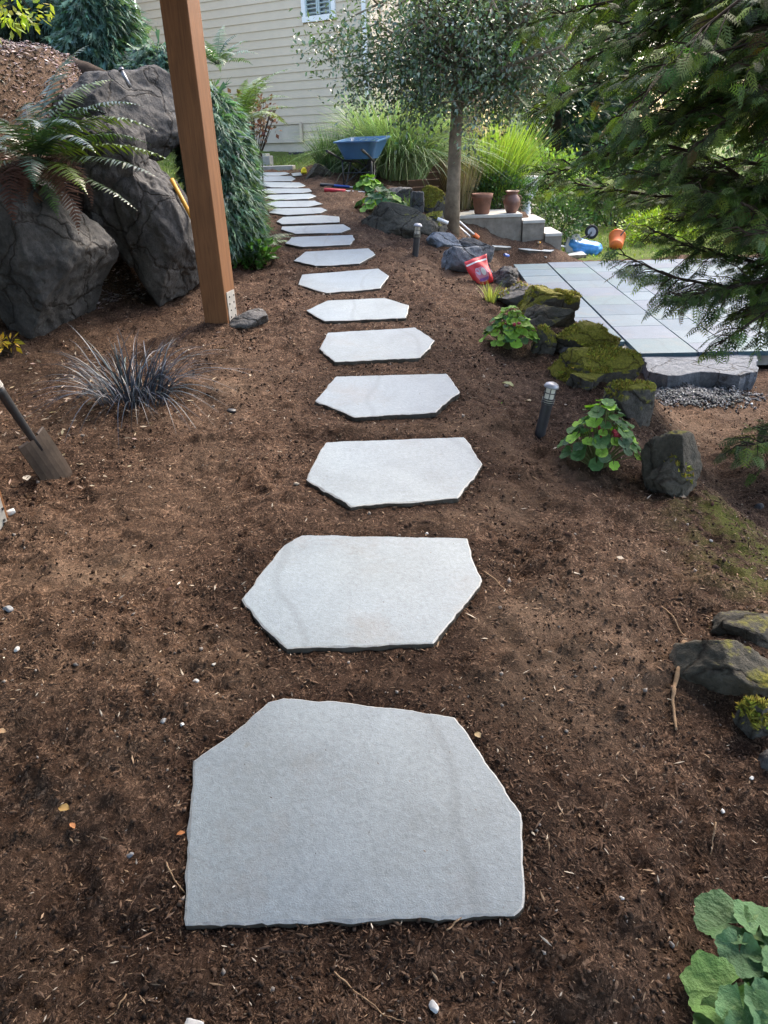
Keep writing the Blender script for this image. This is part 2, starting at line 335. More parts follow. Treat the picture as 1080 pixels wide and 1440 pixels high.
# ------------------------------------------------------------------ ground
STONES_PX = [
 [(398,979),(484,986),(560,994),(638,1006),(668,1048),(700,1092),(731,1140),(734,1180),(732,1270),(722,1281),(560,1283),(400,1290),(263,1294),(266,1200),(269,1130),(274,1066),(300,1046),(345,1014),(378,984)],
 [(425,752),(520,753),(655,757),(662,785),(676,815),(660,838),(608,901),(520,906),(405,908),(370,876),(343,840),(372,800),(402,765)],
 [(459,621),(652,614),(677,652),(642,699),(495,710),(431,673)],
 [(473,527),(627,525),(645,551),(612,580),(500,586),(445,562)],
 [(461,468),(584,460),(610,478),(591,502),(472,508),(450,490)],
 [(461,422),(541,418),(574,428),(571,446),(457,451),(432,436)],
 [(425,385.5),(532,378),(546,387.5),(534,404),(459,410),(420.5,398.6)],
 [(430,353.6),(518,349),(527.5,357.5),(505,370),(444,373),(413.6,365.8)],
 [(411,333),(495.5,329),(498,336),(491,343),(426,346.6),(402.5,342)],
 [(397,318.6),(483,314.7),(493,321),(479,326),(416,328),(395.6,322)],
 [(397.7,305),(451.5,302),(476.7,304),(476.7,311.8),(397,315),(389.5,311.4)],
 [(386.7,293),(450.8,291.7),(459.5,295),(450,298.8),(403.5,301.4),(378.6,298.4)],
 [(382,282.5),(442.4,281.8),(452.5,286),(433.3,289.7),(389,290.4),(375.6,286)],
 [(379,272.9),(436,272),(444.3,276),(433.3,279.9),(388,281),(371.7,277)],
 [(367.9,266.7),(376.3,264.5),(434.6,264.7),(438.2,269),(425.5,270.9),(375,271.2)],
 [(364.6,255.6),(421,255.9),(429.7,260.4),(417.8,263.2),(381.5,263),(362.7,257.6)],
 [(358.8,247.5),(409.3,247),(415.2,250.5),(408.7,253.7),(363.3,254.2),(354.5,250.5)],
 [(354,242.3),(402,242),(407,244),(391.8,246.6),(349.7,246.2)],
 [(410,243.3),(423,241.8),(424,246),(412.6,247)],
]
def plane_pt(px, py, a=0., b=.076):
    d = ray(px, py); t = (a-CAM[2])/(d[2]-b*d[1]); return CAM+t*d
STONES = [np.array([plane_pt(x, y, .018)[:2] for x, y in pl]) for pl in STONES_PX]
def poly_dist(x, y, P):
    """signed distance to a polygon, negative inside"""
    x = x[..., None]; y = y[..., None]; A = P; B = np.roll(P, -1, 0)
    ex, ey = (B-A)[:, 0], (B-A)[:, 1]; wx, wy = x-A[:, 0], y-A[:, 1]
    t = np.clip((wx*ex+wy*ey)/(ex*ex+ey*ey), 0, 1); d = np.sqrt(((wx-ex*t)**2+(wy-ey*t)**2).min(-1))
    c = ((A[:, 1] <= y) != (B[:, 1] <= y)) & (x < A[:, 0]+ex*(y-A[:, 1])/np.where(ey == 0, 1e-9, ey))
    return np.where(c.sum(-1) % 2 == 1, -d, d)
def stone_dist(x, y):
    d = np.full(np.shape(x), 9.)
    for P in STONES:
        c = P.mean(0); m = (np.abs(x-c[0]) < 1.1) & (np.abs(y-c[1]) < 1.0)
        if m.any(): d[m] = np.minimum(d[m], poly_dist(x[m], y[m], P))
    return d
def fine_noise(x, y):
    n = .022*fbm(x*2.7, y*2.7, o=2, s=20) + .012*fbm(x*4.5, y*4.5, o=2, s=21) + .010*fbm(x*13, y*13, o=2, s=31) + .0062*fbm(x*34, y*34, o=2, s=41)*np.clip(.7+.9*fbm(x*2.1, y*2.1, o=2, s=44), .15, 1.6)
    lump = np.clip(fbm(x*8, y*8, o=4, s=51, g=.62)-.30, 0, 1)*.028 - .018*np.clip(.16-np.abs(fbm(x*3.2, y*3.2, o=3, s=57)), 0, 1)/.16*np.clip(fbm(x*1.3, y*1.3, o=2, s=58), 0, 1)
    return n+lump
# patio frame
PA = plane_pt(899, 497, -.37, 0)[:2]; PB = plane_pt(770, 369, -.37, 0)[:2]
PVv = nrm(PB-PA); PVu = np.array([PVv[1], -PVv[0]]); PZ = -.37
def patio_uv(x, y): dx, dy = x-PA[0], y-PA[1]; return dx*PVu[0]+dy*PVu[1], dx*PVv[0]+dy*PVv[1]
def surface(x, y):
    z = terrain(x, y); sd = stone_dist(x, y)
    z = z + fine_noise(x, y)*np.interp(y, [0, 12, 20], [1, 1.2, .5])*sstep(.0, .12, np.abs(sd)+.03)
    inn = sstep(.16, .0, sd); z = z*(1-inn) + (.076*y-.003)*inn + inn*.006*fbm(x*30, y*30, o=2, s=43); ins_ = sstep(.004, -.02, sd); z = z-.03*ins_
    u, v = patio_uv(x, y); ins = sstep(-.55, -.1, u)*sstep(-1.1, -.5, v)*sstep(5.72, 5.52, v)*sstep(5.5, 4.5, u)
    z = z*(1-ins) + np.minimum(z, PZ-.05)*ins
    return z
ys = np.concatenate([np.arange(-.6, .3, .05), np.arange(.3, 4.0, .0145), np.arange(4.0, 9, .032), np.arange(9, 16, .07), np.arange(16, 30, .5), np.array([32, 36, 42, 50, 62, 80, 110, 160])])
xs = np.concatenate([-np.array([120, 80, 50, 35, 25, 18, 14]), np.arange(-11, -3.2, .25), np.arange(-3.2, -1.7, .045), np.arange(-1.7, 1.75, .0175), np.arange(1.75, 4.2, .05), np.arange(4.2, 12, .3), np.array([14, 18, 25, 35, 50, 80, 120])])
GX, GY = np.meshgrid(xs, ys); GZ = surface(GX.ravel(), GY.ravel()).reshape(GX.shape)
nx, ny = len(xs), len(ys)
idx = np.arange(nx*ny).reshape(ny, nx)
GF = np.stack([idx[:-1, :-1], idx[:-1, 1:], idx[1:, 1:], idx[1:, :-1]], -1).reshape(-1, 4)
x_, y_ = GX.ravel(), GY.ravel()
sd_ = stone_dist(x_, y_)
gcol = np.zeros((nx*ny, 3))
def blob(px, py, rx, ry):
    c = at(px, py); return np.exp(-((x_-c[0])/rx)**2-((y_-c[1])/ry)**2)
dry = 1.15*blob(135, 805, .20, .09) + .85*blob(790, 960, .28, .32) + .55*blob(740, 880, .25, .2) + .7*blob(740, 650, .35, .4) + .35*blob(330, 1050, .3, .2) + .4*blob(230, 930, .4, .2) + .45*blob(640, 380, .5, .5) + .4*blob(600, 720, .5, .1) + .5*blob(330, 560, .25, .5) + .6*blob(980, 600, .8, .5) + .35*blob(560, 280, .7, 1.5)
dry = dry*(1+.9*fbm(x_*5, y_*5, o=4, s=70)) + .34*np.clip(fbm(x_*2.3, y_*2.3, o=4, s=77), 0, 1)
dry = dry + .38*sstep(.1, .8, XB(y_)-x_)*(y_ > 5)*(1+.4*fbm(x_*4, y_*4, o=3, s=71))
gcol[:, 0] = np.clip(dry, 0, .95)*np.where(sd_ < .1, sstep(.02, .1, sd_), 1)
damp = np.exp(-np.clip(sd_, 0, 9)/.10)*(.95+.5*fbm(x_*6, y_*6, o=3, s=90)) + .55*np.clip(fbm(x_*1.3, y_*1.3, o=2, s=97), 0, 1)
gcol[:, 1] = np.clip(damp, 0, .9)
gcol[:, 2] = np.clip(1.2*blob(1050, 745, .25, .3)+.8*blob(1060, 810, .2, .2), 0, 1)
dead = ((GX[:-1, :-1]+GX[1:, 1:])/2, (GY[:-1, :-1]+GY[1:, 1:])/2)
u_, v_ = patio_uv(GX, GY)
grassy = ((GX < -1.9) & (GY > 11.6) & (GX > -8)) | ((GX < -.55-.35*np.sin(GY*3)) & (GY > 14.1+.3*np.sin(GX*5))) | ((GX > 3.3) & (GY > 13.6)) | (GY > 17.5)
grassy = grassy[:-1, :-1].ravel()
gnd = mk('ground', np.stack([x_, y_, GZ.ravel()], -1), GF, [SOIL, LAWN], col=gcol, smooth=True)
gnd.data.polygons.foreach_set('material_index', grassy.astype(np.int32)); gnd['kind'] = 'structure'
GZi = GZ
def surf_pts(x, y): return surface(np.asarray(x, float), np.asarray(y, float))

# ------------------------------------------------------------------ stepping stones
STONE_LABELS = [
 'largest stepping stone, broad grey slab nearest the bottom of the path', 'second stepping stone from the front, wide seven sided slab with pointed left end',
 'third stepping stone from the front, six sided with a faint dark scratch', 'fourth stepping stone from the front, slightly left of the leaning path light',
 'fifth stepping stone from the front, pale long six sided slab', 'sixth stepping stone from the front, with a sharp point on its left end',
 'seventh stepping stone from the front, beside the wooden post slab', 'eighth stepping stone from the front, tapering to points at both ends',
 'ninth stepping stone from the front, left of the far path light', 'tenth stepping stone from the front, short slab with blunt right end',
 'eleventh stepping stone from the front, with a square right end', 'twelfth stepping stone from the front, thin pale lozenge beside the juniper',
 'thirteenth stepping stone from the front, on the path beside the juniper', 'fourteenth stepping stone from the front, level with the ground shears',
 'fifteenth stepping stone from the front, left of the red handle', 'sixteenth stepping stone from the front, third from the far end',
 'seventeenth stepping stone from the front, second from the far end', 'farthest full stepping stone, just below the concrete steps', 'small broken slab at the far end beside the yellow glove']
def slab(name, P, zt, th, mats, step=.014, jit=.0022, rag=.006, seed=0):
    """P: list of (x,y); zt: function z of the top. One closed slab with a chipped rim."""
    r = np.random.default_rng(seed); P = np.asarray(P); out = []
    for a, b in zip(P, np.roll(P, -1, 0)):
        n = max(2, int(np.linalg.norm(b-a)/step)); out += [a+(b-a)*k/n for k in range(n)]
    out = np.array(out)
    area = np.sum(out[:, 0]*np.roll(out[:, 1], -1)-np.roll(out[:, 0], -1)*out[:, 1])
    if area < 0: out = out[::-1]
    n = len(out); t = nrm(np.roll(out, -1, 0)-np.roll(out, 1, 0)); nr = np.stack([t[:, 1], -t[:, 0]], -1)
    def sm(a): return (a+np.roll(a, 1)+np.roll(a, -1))/3
    j = sm(r.normal(0, 1, n)); w = sm(sm(r.normal(0, 1, n)))
    arc = np.arange(n)*step
    low = fbm(arc*9, arc*0+seed, o=2, s=5)*jit*1.6
    top = out+nr*(j*jit+low)[:, None]
    rim = top+nr*(rag*.65+rag*.6*np.abs(w))[:, None]
    mid = rim+nr*(.001+.003*sm(r.normal(0, 1, n)))[:, None]
    bot = mid-nr*(.012+.006*np.abs(sm(r.normal(0, 1, n))))[:, None]
    z0 = np.array([zt(x, y) for x, y in top])
    rings = [np.c_[top, z0], np.c_[rim, z0-.0022-.003*np.abs(w)], np.c_[mid, z0-th*.5-.006*np.abs(j)], np.c_[bot, z0-th]]
    V = np.concatenate(rings); Fs = [tuple(range(n))]
    mi = [0]
    for k in range(3):
        for i in range(n):
            Fs.append((k*n+i, (k+1)*n+i, (k+1)*n+(i+1) % n, k*n+(i+1) % n)); mi.append(1 if k == 0 else 2)
    Fs.append(tuple(range(3*n, 4*n))[::-1]); mi.append(2)
    o = mk(name, V, Fs, mats); o.data.polygons.foreach_set('material_index', np.array(mi, np.int32)); return o
SLAB_SIDE = m_slab('bluestone side', (.045, .037, .027), .35)
for i, P in enumerate(STONES):
    rr = np.random.default_rng(i); tx, ty = rr.normal(0, .006, 2); c = P.mean(0); dz = (.009, .013)[i > 0]+.004*rr.random()
    s_ = .012 if i < 5 else .03
    o = slab('stepping_stone', P, lambda x, y: .076*y+dz+tx*(x-c[0])+ty*(y-c[1]), .05, [SLAB, SLAB_EDGE, SLAB_SIDE], step=s_, seed=i)
    tag(o, STONE_LABELS[i], 'stepping stone', 'stepping stones of the garden path')

# ------------------------------------------------------------------ patio, step slab, gravel
def p2w(u, v): return PA+PVu*u+PVv*v
pat = MB(); pc = p2w(1.9, 2.6)
ang = math.atan2(PVu[1], PVu[0])
W_ = [('L', -.56, .54, .45, .55), ('A', 0, .55, 0, .55), ('B', .555, .36, 0, .52), ('C', .92, .47, 0, .56), ('D', 1.395, .55, 0, .44), ('E', 1.95, .55, 0, .62), ('F', 2.505, .5, 0, .55), ('G', 3.01, .55, 0, .55)]
base = MB(); cc = p2w(1.55, 2.75); base.box((cc[0], cc[1], PZ-.10), (4.0, 5.4, .10), ang)
c2 = p2w(-.28, 2.98); base.box((c2[0], c2[1], PZ-.101), (.52, 5.0, .098), ang)
patio = base.build('patio', CONC); tag(patio, kind='structure')
pv_mesh = {}
k_ = 0
for nm, u0, wd, v0, dl in W_:
    v = v0
    first = {'B': .34, 'C': .52, 'D': .3, 'E': .6, 'F': .4, 'G': .5}.get(nm, dl)
    while v < 5.44:
        ln = first if v == v0 else dl; ln = min(ln, 5.5-v)
        if ln < .12: break
        mi = (k_*7+int(u0*10)) % 4; key = (round(wd, 3), round(ln, 3), mi)
        if key not in pv_mesh:
            b = MB(); b.box((0, 0, 0), (wd-.007, ln-.007, .045)); pv_mesh[key] = mk('paver', np.concatenate(b.v), b.f, PAVER[mi], data_only=True)
        c = p2w(u0+wd/2, v+ln/2); o = link('paver', pv_mesh[key], patio, (c[0], c[1], PZ-.0225+rng.normal(0, .0012))); o.rotation_euler = (rng.normal(0, .001), rng.normal(0, .001), ang)
        v += ln; k_ += 1
def quad_world(pxs, z): return np.array([plane_pt(x, y, z, 0)[:2] for x, y in pxs])
STEPM = m_rock('cut basalt step', (.075, .085, .10), (.17, .19, .215), lichen=.7, scale=6)
sp_ = quad_world([(903, 500), (1062, 499), (1062, 521), (1040, 526), (985, 522), (940, 527), (915, 522)], PZ-.035)
o = slab('stone_step', sp_, lambda x, y: PZ-.035+.006*math.sin(x*9)*math.cos(y*7), .17, [STEPM, STEPM, STEPM], step=.03, jit=.008, rag=.014, seed=91)
tag(o, 'thick rough blue grey stone slab laid as a step against the patio front edge', 'stone step')
def gem(n=1):
    V = np.array([(1,0,0),(-1,0,0),(0,1,0),(0,-1,0),(0,0,1),(0,0,-1)], float)
    Fs = [(0,2,4),(2,1,4),(1,3,4),(3,0,4),(2,0,5),(1,2,5),(3,1,5),(0,3,5)]
    for _ in range(n-1):
        V = list(map(tuple, V)); mid = {}; nf = []
        def m(a, b):
            k = (min(a, b), max(a, b))
            if k not in mid: V.append(tuple(nrm((np.array(V[a])+np.array(V[b]))/2))); mid[k] = len(V)-1
            return mid[k]
        for a, b, c in Fs:
            ab, bc, ca = m(a, b), m(b, c), m(c, a); nf += [(a, ab, ca), (b, bc, ab), (c, ca, bc), (ab, bc, ca)]
        V = np.array(V); Fs = nf
    return np.array(V, float), np.array(Fs)
G1 = gem(1); G2 = gem(2)
def clods(P, S, col, tmpl=G1, flat=.6):
    n = len(P); X, Y, Z = frames(rv(n), rv(n)); sc = np.c_[S*rng.uniform(.7, 1.3, n), S*rng.uniform(.6, 1.1, n), S*rng.uniform(.5, .9, n)]
    return scatter(tmpl[0]*(1+.13*np.random.default_rng(3).normal(size=(len(tmpl[0]), 1))), tmpl[1], P, X, Y, Z, sc, col)
n = 5200; gc = at(985, 560); gx = rng.normal(gc[0]-.03, .20, n); gy = rng.normal(gc[1]+.05, .14, n)
gz = surf_pts(gx, gy)+rng.uniform(.002, .02, n)
v, f, c = clods(np.c_[gx, gy, gz], rng.uniform(.008, .019, n), vary((.115, .12, .125), n, .45, .03))
tag(mk('gravel', v, f, CHIP, col=c), 'loose dark grey gravel at the foot of the stone step', kind='stuff')

# ------------------------------------------------------------------ mulch: fibres, crumbs, flakes
def sample_ground(n, y0, y1, power=1.6, xl=None):
    t = rng.random(n); y = y0+(y1-y0)*t**power
    half = .60*(y*.89+.75)+.25; x = rng.uniform(-1, 1, n)*half
    return x, y
def in_soil(x, y, margin=.004):
    sd = stone_dist(x, y); u, v = patio_uv(x, y)
    k = sd > margin
    k &= ~((u > -.6) & (v > -.7) & (u < 5) & (v < 5.7))
    k &= ~((x < -1.9) & (y > 11.6)) & ~((x > 3.3) & (y > 13.6))
    return k
x, y = sample_ground(190000, .45, 11.0, 1.8); k = in_soil(x, y); x, y = x[k], y[k]
z = surf_pts(x, y); n = len(x)
dens = fbm(x*2.4, y*2.4, o=3, s=150); k = rng.random(n) < np.clip(.8+.6*dens, .18, 1); x, y, z = x[k], y[k], z[k]; n = len(x)
a = rng.uniform(0, 2*math.pi, n); D = np.c_[np.cos(a), np.sin(a), rng.normal(0, .30, n)]; N = np.c_[rng.normal(0, .5, n), rng.normal(0, .5, n), np.ones(n)]
X, Y, Z = frames(D, N)
L = np.exp(rng.normal(math.log(.0098), .5, n)); Wd = np.clip(L*rng.uniform(.10, .32, n), .0016, .006)
far = np.interp(y, [1, 4, 11], [1, 1.3, 2.2]); L *= far**.6; Wd *= far
pal = np.array([(.026, .017, .012), (.052, .032, .022), (.088, .055, .037), (.145, .092, .062), (.27, .19, .125), (.48, .42, .34)])
pk = rng.choice(6, n, p=[.18, .25, .28, .19, .08, .02]); cc_ = pal[pk]*np.exp(rng.normal(0, .2, (n, 1)))
T_CH = np.array([(0, -.5, 0), (0, .5, 0), (.5, -.05, -.05), (-.5, .08, -.05), (0, 0, .32)]); F_CH = np.array([(0, 2, 4), (2, 1, 4), (1, 3, 4), (3, 0, 4)])
v, f, c = scatter(T_CH, F_CH, np.c_[x, y, z+.002+Wd*.3], X, Y, Z, np.c_[Wd, L, Wd], cc_)
xs2 = []
for P_ in STONES[:6]:
    c0 = P_.mean(0)
    for _ in range(16):
        e = P_[rng.integers(len(P_))]; q_ = c0+(e-c0)*rng.uniform(.2, .97); xs2.append(q_+rng.normal(0, .02, 2))
xs2 = np.array(xs2); n2 = len(xs2); kk = stone_dist(xs2[:, 0], xs2[:, 1]) < -.006; xs2 = xs2[kk]; n2 = len(xs2); a2 = rng.uniform(0, 6.28, n2)
X2, Y2, Z2 = frames(np.c_[np.cos(a2), np.sin(a2), np.zeros(n2)], np.tile([0, 0, 1.], (n2, 1))); L2 = rng.uniform(.003, .010, n2)
v2, f2, c2_ = scatter(T_CH, F_CH, np.c_[xs2, .076*xs2[:, 1]+.0205], X2, Y2, Z2, np.c_[L2*.3, L2, L2*.3], pal[rng.choice(4, n2)])
v, f, c = join([(v, f, c), (v2, f2, c2_)])
tag(mk('bark_mulch', v, f, CHIP, col=c), 'shredded brown bark mulch strewn over the bare soil', kind='stuff')
x, y = sample_ground(62000, .45, 7.5, 1.9); k = in_soil(x, y, .008); x, y = x[k], y[k]
dens = fbm(x*3.2, y*3.2, o=3, s=170)+.7*np.exp(-np.clip(stone_dist(x, y), 0, 9)/.08); k = rng.random(len(x)) < np.clip(.55+.7*dens, .15, 1); x, y = x[k], y[k]; n = len(x)
S = np.clip(np.exp(rng.normal(math.log(.0033), .5, n)), 0, .009)*np.interp(y, [1, 4, 10], [1, 1.4, 2.2])
pk = rng.choice(5, n, p=[.38, .36, .18, .05, .03]); cc_ = np.array([(.036, .023, .016), (.056, .035, .024), (.085, .053, .036), (.14, .09, .062), (.24, .21, .185)])[pk]*np.exp(rng.normal(0, .2, (n, 1)))
v, f, c = clods(np.c_[x, y, surf_pts(x, y)+S*.25], S, cc_)
big = np.argsort(-S)[:1100]
xb, yb = x[big]+rng.normal(0, .05, len(big)), y[big]+rng.normal(0, .05, len(big)); kk = in_soil(xb, yb, .02); xb, yb = xb[kk], yb[kk]; nb = len(xb)
v2, f2, c2_ = clods(np.c_[xb, yb, surf_pts(xb, yb)-.001], rng.uniform(.007, .015, nb), vary((.05, .029, .02), nb, .25, .05), G2)
v, f, c = join([(v, f, c), (v2, f2, c2_)])
tag(mk('soil_crumbs', v, f, CHIP, col=c), 'dark crumbs and clods of dug soil on the bed', kind='stuff')
n = 30000; x = rng.uniform(-5.0, -1.9, n); y = rng.uniform(5.5, 9.3, n); k = XB(y)-x > -.1; x, y = x[k], y[k]; n = len(x); z = surf_pts(x, y)
a = rng.uniform(0, 6.28, n); X, Y, Z = frames(np.c_[np.cos(a), np.sin(a), rng.normal(0, .3, n)], np.c_[rng.normal(0, .5, n), rng.normal(0, .5, n), np.ones(n)]); L = rng.uniform(.018, .055, n)
v, f, c = scatter(T_CH, F_CH, np.c_[x, y, z+.008], X, Y, Z, np.c_[L*.36, L, L*.25], vary((.19, .155, .145), n, .55, .06))
tag(mk('bank_mulch', v, f, CHIP, col=c), 'pinkish grey bark chips on the top of the bank', kind='stuff')
# pale dry leaves under the black grass
n = 420; cx, cy, _ = at(90, 560); x = rng.normal(cx, .40, n); y = rng.normal(cy, .5, n); k = in_soil(x, y); x, y = x[k], y[k]; n = len(x)
a = rng.uniform(0, 6.28, n); X, Y, Z = frames(np.c_[np.cos(a), np.sin(a), rng.normal(0, .25, n)], np.c_[rng.normal(0, .5, n), rng.normal(0, .5, n), np.ones(n)])
L = rng.uniform(.018, .05, n)
T_LF = np.array([(0, 0, 0), (-.5, .45, .06), (0, .5, -.02), (.5, .45, .06), (0, 1, .05)]); F_LF = np.array([(0, 2, 1), (0, 3, 2), (1, 2, 4), (2, 3, 4)])
v, f, c = scatter(T_LF, F_LF, np.c_[x, y, surf_pts(x, y)+.006], X, Y, Z, np.c_[L*.32, L, L*.5], vary((.33, .27, .21), n, .35, .05))
tag(mk('leaf_litter', v, f, DRYLEAF, col=c), 'pale dry narrow leaves littering the soil by the boulders', kind='stuff')

# ------------------------------------------------------------------ rocks
def ico(sub):
    if sub in ico.c: return ico.c[sub]
    import bmesh
    bm = bmesh.new(); bmesh.ops.create_icosphere(bm, subdivisions=sub, radius=1); bm.verts.ensure_lookup_table()
    V = np.array([v.co[:] for v in bm.verts]); Fs = np.array([[q.index for q in f.verts] for f in bm.faces]); bm.free(); ico.c[sub] = (V, Fs); return V, Fs
ico.c = {}
def rock_shape(size, seed, sub=5, cuts=11, rough=.06, boxy=.5):
    r = np.random.default_rng(seed); V, Fs = ico(sub); V = V.copy()
    # towards a box, then facets, then grain
    m = np.abs(V).max(1, keepdims=True); V = V*(1-boxy)+(V/m*.82)*boxy
    for _ in range(cuts):
        nn = nrm(r.normal(size=3)); d = r.uniform(.52, .80); e = V@nn-d; V -= np.outer(np.clip(e, 0, None)*.985, nn)
    o = r.uniform(0, 50, 3)
    nr_ = nrm(V)
    V = V + nr_*(rough*fbm(V[:, 0]*2+o[0], V[:, 1]*2+o[1], V[:, 2]*2+o[2], 3, seed))[:, None]
    rg = 1-np.abs(fbm(V[:, 0]*3.3+o[1], V[:, 1]*3.3+o[2], V[:, 2]*3.3+o[0], 3, seed+4))
    V = V - nr_*(rough*.9*np.clip(rg-.80, 0, 1)*2.2)[:, None]
    V = V + nr_*(rough*.38*fbm(V[:, 0]*8+o[0], V[:, 1]*8+o[1], V[:, 2]*8+o[2], 4, seed+9, .6))[:, None]
    lo, hi = V.min(0), V.max(0); V = (V-(lo+hi)/2)/(hi-lo)
    return V*np.asarray(size), Fs
def rot_xyz(rx, ry, rz):
    cx, sx, cy, sy, cz, sz = math.cos(rx), math.sin(rx), math.cos(ry), math.sin(ry), math.cos(rz), math.sin(rz)
    return np.array([[cz,-sz,0],[sz,cz,0],[0,0,1]])@np.array([[cy,0,sy],[0,1,0],[-sy,0,cy]])@np.array([[1,0,0],[0,cx,-sx],[0,sx,cx]])
ROCKS = {}
def rock(label, cpos, size, mt, seed, rot=(0,0,0), name='rock', cat='rock', group=None, sub=5, moss=0, **kw):
    V, Fs = rock_shape(size, seed, sub, **kw); V = V@rot_xyz(*rot).T
    o = mk(name, V, Fs, mt, smooth=True, loc=tuple(cpos))
    tag(o, label, cat, group)
    if moss:
        tri = V[Fs]; nn = np.cross(tri[:, 1]-tri[:, 0], tri[:, 2]-tri[:, 0]); ar = np.linalg.norm(nn, axis=1)/2; nn = nrm(nn)
        cen = tri.mean(1); wgt = ar*np.clip(nn[:, 2]-.25, 0, 1)*(fbm(cen[:, 0]*6+seed, cen[:, 1]*6, cen[:, 2]*6, 3, 8) > -.25+.3*(1-moss))
        if wgt.sum() > 0:
            m_ = int(3300*moss*max(.25, min(1.2, size[0]*size[1]*3))); pick = rng.choice(len(cen), m_, p=wgt/wgt.sum())
            bc = rng.dirichlet((1, 1, 1), m_); P = (tri[pick]*bc[:, :, None]).sum(1); N_ = nrm(nn[pick]+rng.normal(0, .45, (m_, 3)))
            Xm, Ym, Zm = frames(N_, rv(m_)); s = rng.uniform(.009, .023, m_)
            vv, ff, c = scatter(np.array([(-.35, -.2, 0), (.35, -.2, .1), (0, 1, 0), (0, -.2, .4)]), np.array([(0, 1, 2), (0, 2, 3), (1, 3, 2)]), P, Xm, Ym, Zm, s, vary((.19, .18, .028), m_, .38, .12))
            tag(mk('moss', vv, ff, CHIP, o, col=c), kind='stuff')
    return o
def rock_px(label, x0, y0, x1, y1, mt, seed, rot=(0,0,0), dz=0, sink=.22, dk=.75, **kw):
    """a rock whose outline in the photograph is about x0..x1, y0..y1 and whose front foot stands on the ground at y1"""
    px, py = (x0+x1)/2, y1; p = at(px, py); k = ((p-CAM)@FW)/F; Wm = (x1-x0)*k; D = Wm*dk; H = max(.42*Wm, ((y1-y0)*k-.10*D)/.88)
    return rock(label, (p[0], p[1]+D*.42, p[2]+H*(.5-sink)+dz), (Wm, D, H*(1+sink*.4)), mt, seed, rot, **kw)
# left bank boulders
def B(label, px, py, Y, size, mt, seed, rot, **kw):
    c = at_y(px, py, Y); return rock(label, c, size, mt, seed, rot, 'boulder', 'boulder', 'boulders holding the bank', sub=6, boxy=.35, rough=kw.pop('rough', .05), **kw)
B('huge dark boulder below the fern, with a deep shadowed underside', 62, 362, 5.45, (.98, 1.0, 1.12), ROCK_D, 12, (.15, .25, .3), cuts=16)
B('tall dark boulder standing just left of the wooden post', 226, 318, 6.15, (.66, .85, 1.10), ROCK_D, 25, (0, -.25, .2), cuts=18)
B('topmost broad boulder at the crest of the bank behind the fern fronds', 184, 165, 7.0, (1.15, 1.1, .88), ROCK_D, 33, (.1, .42, .1), cuts=16)
B('middle pitted boulder wedged behind the two front boulders', 152, 262, 6.15, (.66, .9, 1.05), ROCK_D, 47, (.2, .1, .5), rough=.09, cuts=14)
B('small boulder cut by the left edge beside the yellow leaved plant', -2, 405, 5.6, (.34, .5, .50), ROCK_D, 52, (0, .2, .2))
B('low dark rock on top of the bank at the left', 30, 105, 7.0, (.5, .5, .3), ROCK_D, 58, (0, .2, .2))
# right hand rocks, far to near
G_ = 'rocks edging the slope above the patio'
R_ = lambda *a, **k: rock_px(*a, group=G_, **k)
R_('long low brown boulder with a pale curved top behind the far path light', 508, 294, 620, 330, ROCK_B, 61, (0, .16, -.1), dk=.5)
R_('upright grey block of rock behind the leafy plant', 538, 261, 580, 292, ROCK_G, 62, (0, .03, .1), boxy=.9, cuts=5)
R_('narrow upright slab of rock right of the grey block', 578, 268, 599, 300, ROCK_G, 63, (0, .1, .2), boxy=.8, cuts=5)
R_('rock with a bright mossy top at the foot of the tree', 580, 260, 634, 303, ROCK_M, 64, (0, .1, .3), moss=.9)
R_('rounded mossy stone below the rock at the tree foot', 590, 295, 634, 326, ROCK_M, 65, (0, .1, .3), moss=.2)
R_('small grey stone beside the leafy plant near the grey block', 542, 283, 562, 298, ROCK_G, 66)
R_('flat grey rock lying behind the blue grey rock', 598, 325, 654, 350, ROCK_BL, 67, (0, .1, .2))
R_('large blue grey angular rock behind the red bag', 622, 341, 702, 388, ROCK_BL, 68, (0, .22, -.15), cuts=14)
R_('grey rock capping the blue grey rock', 636, 332, 697, 364, ROCK_G, 69, (0, .1, .1))
R_('dark furrowed rock right of the red bag', 690, 373, 738, 401, ROCK_G, 70, (0, -.2, .4), rough=.11)
R_('flat topped grey rock with a little yellow moss beyond the grass tuft', 696, 397, 774, 431, ROCK_G, 71, (0, .05, .1), moss=.15, boxy=.8)
R_('mossy rock with a dark pointed top against the patio', 722, 397, 819, 446, ROCK_M, 72, (0, -.22, .1), moss=.8, dk=.55)
R_('grey sloping rock below the dark pointed rock', 738, 426, 816, 467, ROCK_B, 73, (0, .2, .1), dk=.6)
R_('small dark rock behind the second leafy plant', 750, 457, 784, 498, ROCK_M, 74, (0, .2, .1), moss=.2)
R_('large rounded rock covered in moss beside the patio corner', 780, 450, 884, 504, ROCK_MM, 75, (0, .1, .1), moss=1., dk=.6)
R_('low mossy ledge of rock behind the leaning path light', 782, 492, 915, 543, ROCK_MM, 76, (0, .14, .05), moss=1., dk=.45)
R_('small half buried mossy stone in front of the mossy ledge', 800, 522, 856, 553, ROCK_M, 77, moss=.4)
R_('dark rock with a mossy cap behind the flowering plant', 852, 531, 937, 596, ROCK_M, 78, (0, .12, .2), moss=.7, dk=.6)
R_('tall brown wedge shaped rock right of the flowering plant', 916, 575, 1004, 697, ROCK_B, 79, (.25, -.30, .1), cuts=7, dk=1.0, dz=-.07, boxy=.3)
R_('rounded brown stone leaning on the wedge shaped rock', 914, 637, 986, 696, ROCK_B, 80, (0, .1, .1), moss=.15, dk=.6)
R_('dark green rock at the right edge above the dried root', 958, 894, 1140, 990, ROCK_B, 81, (.1, .14, -.15), dk=.6, dz=-.03)
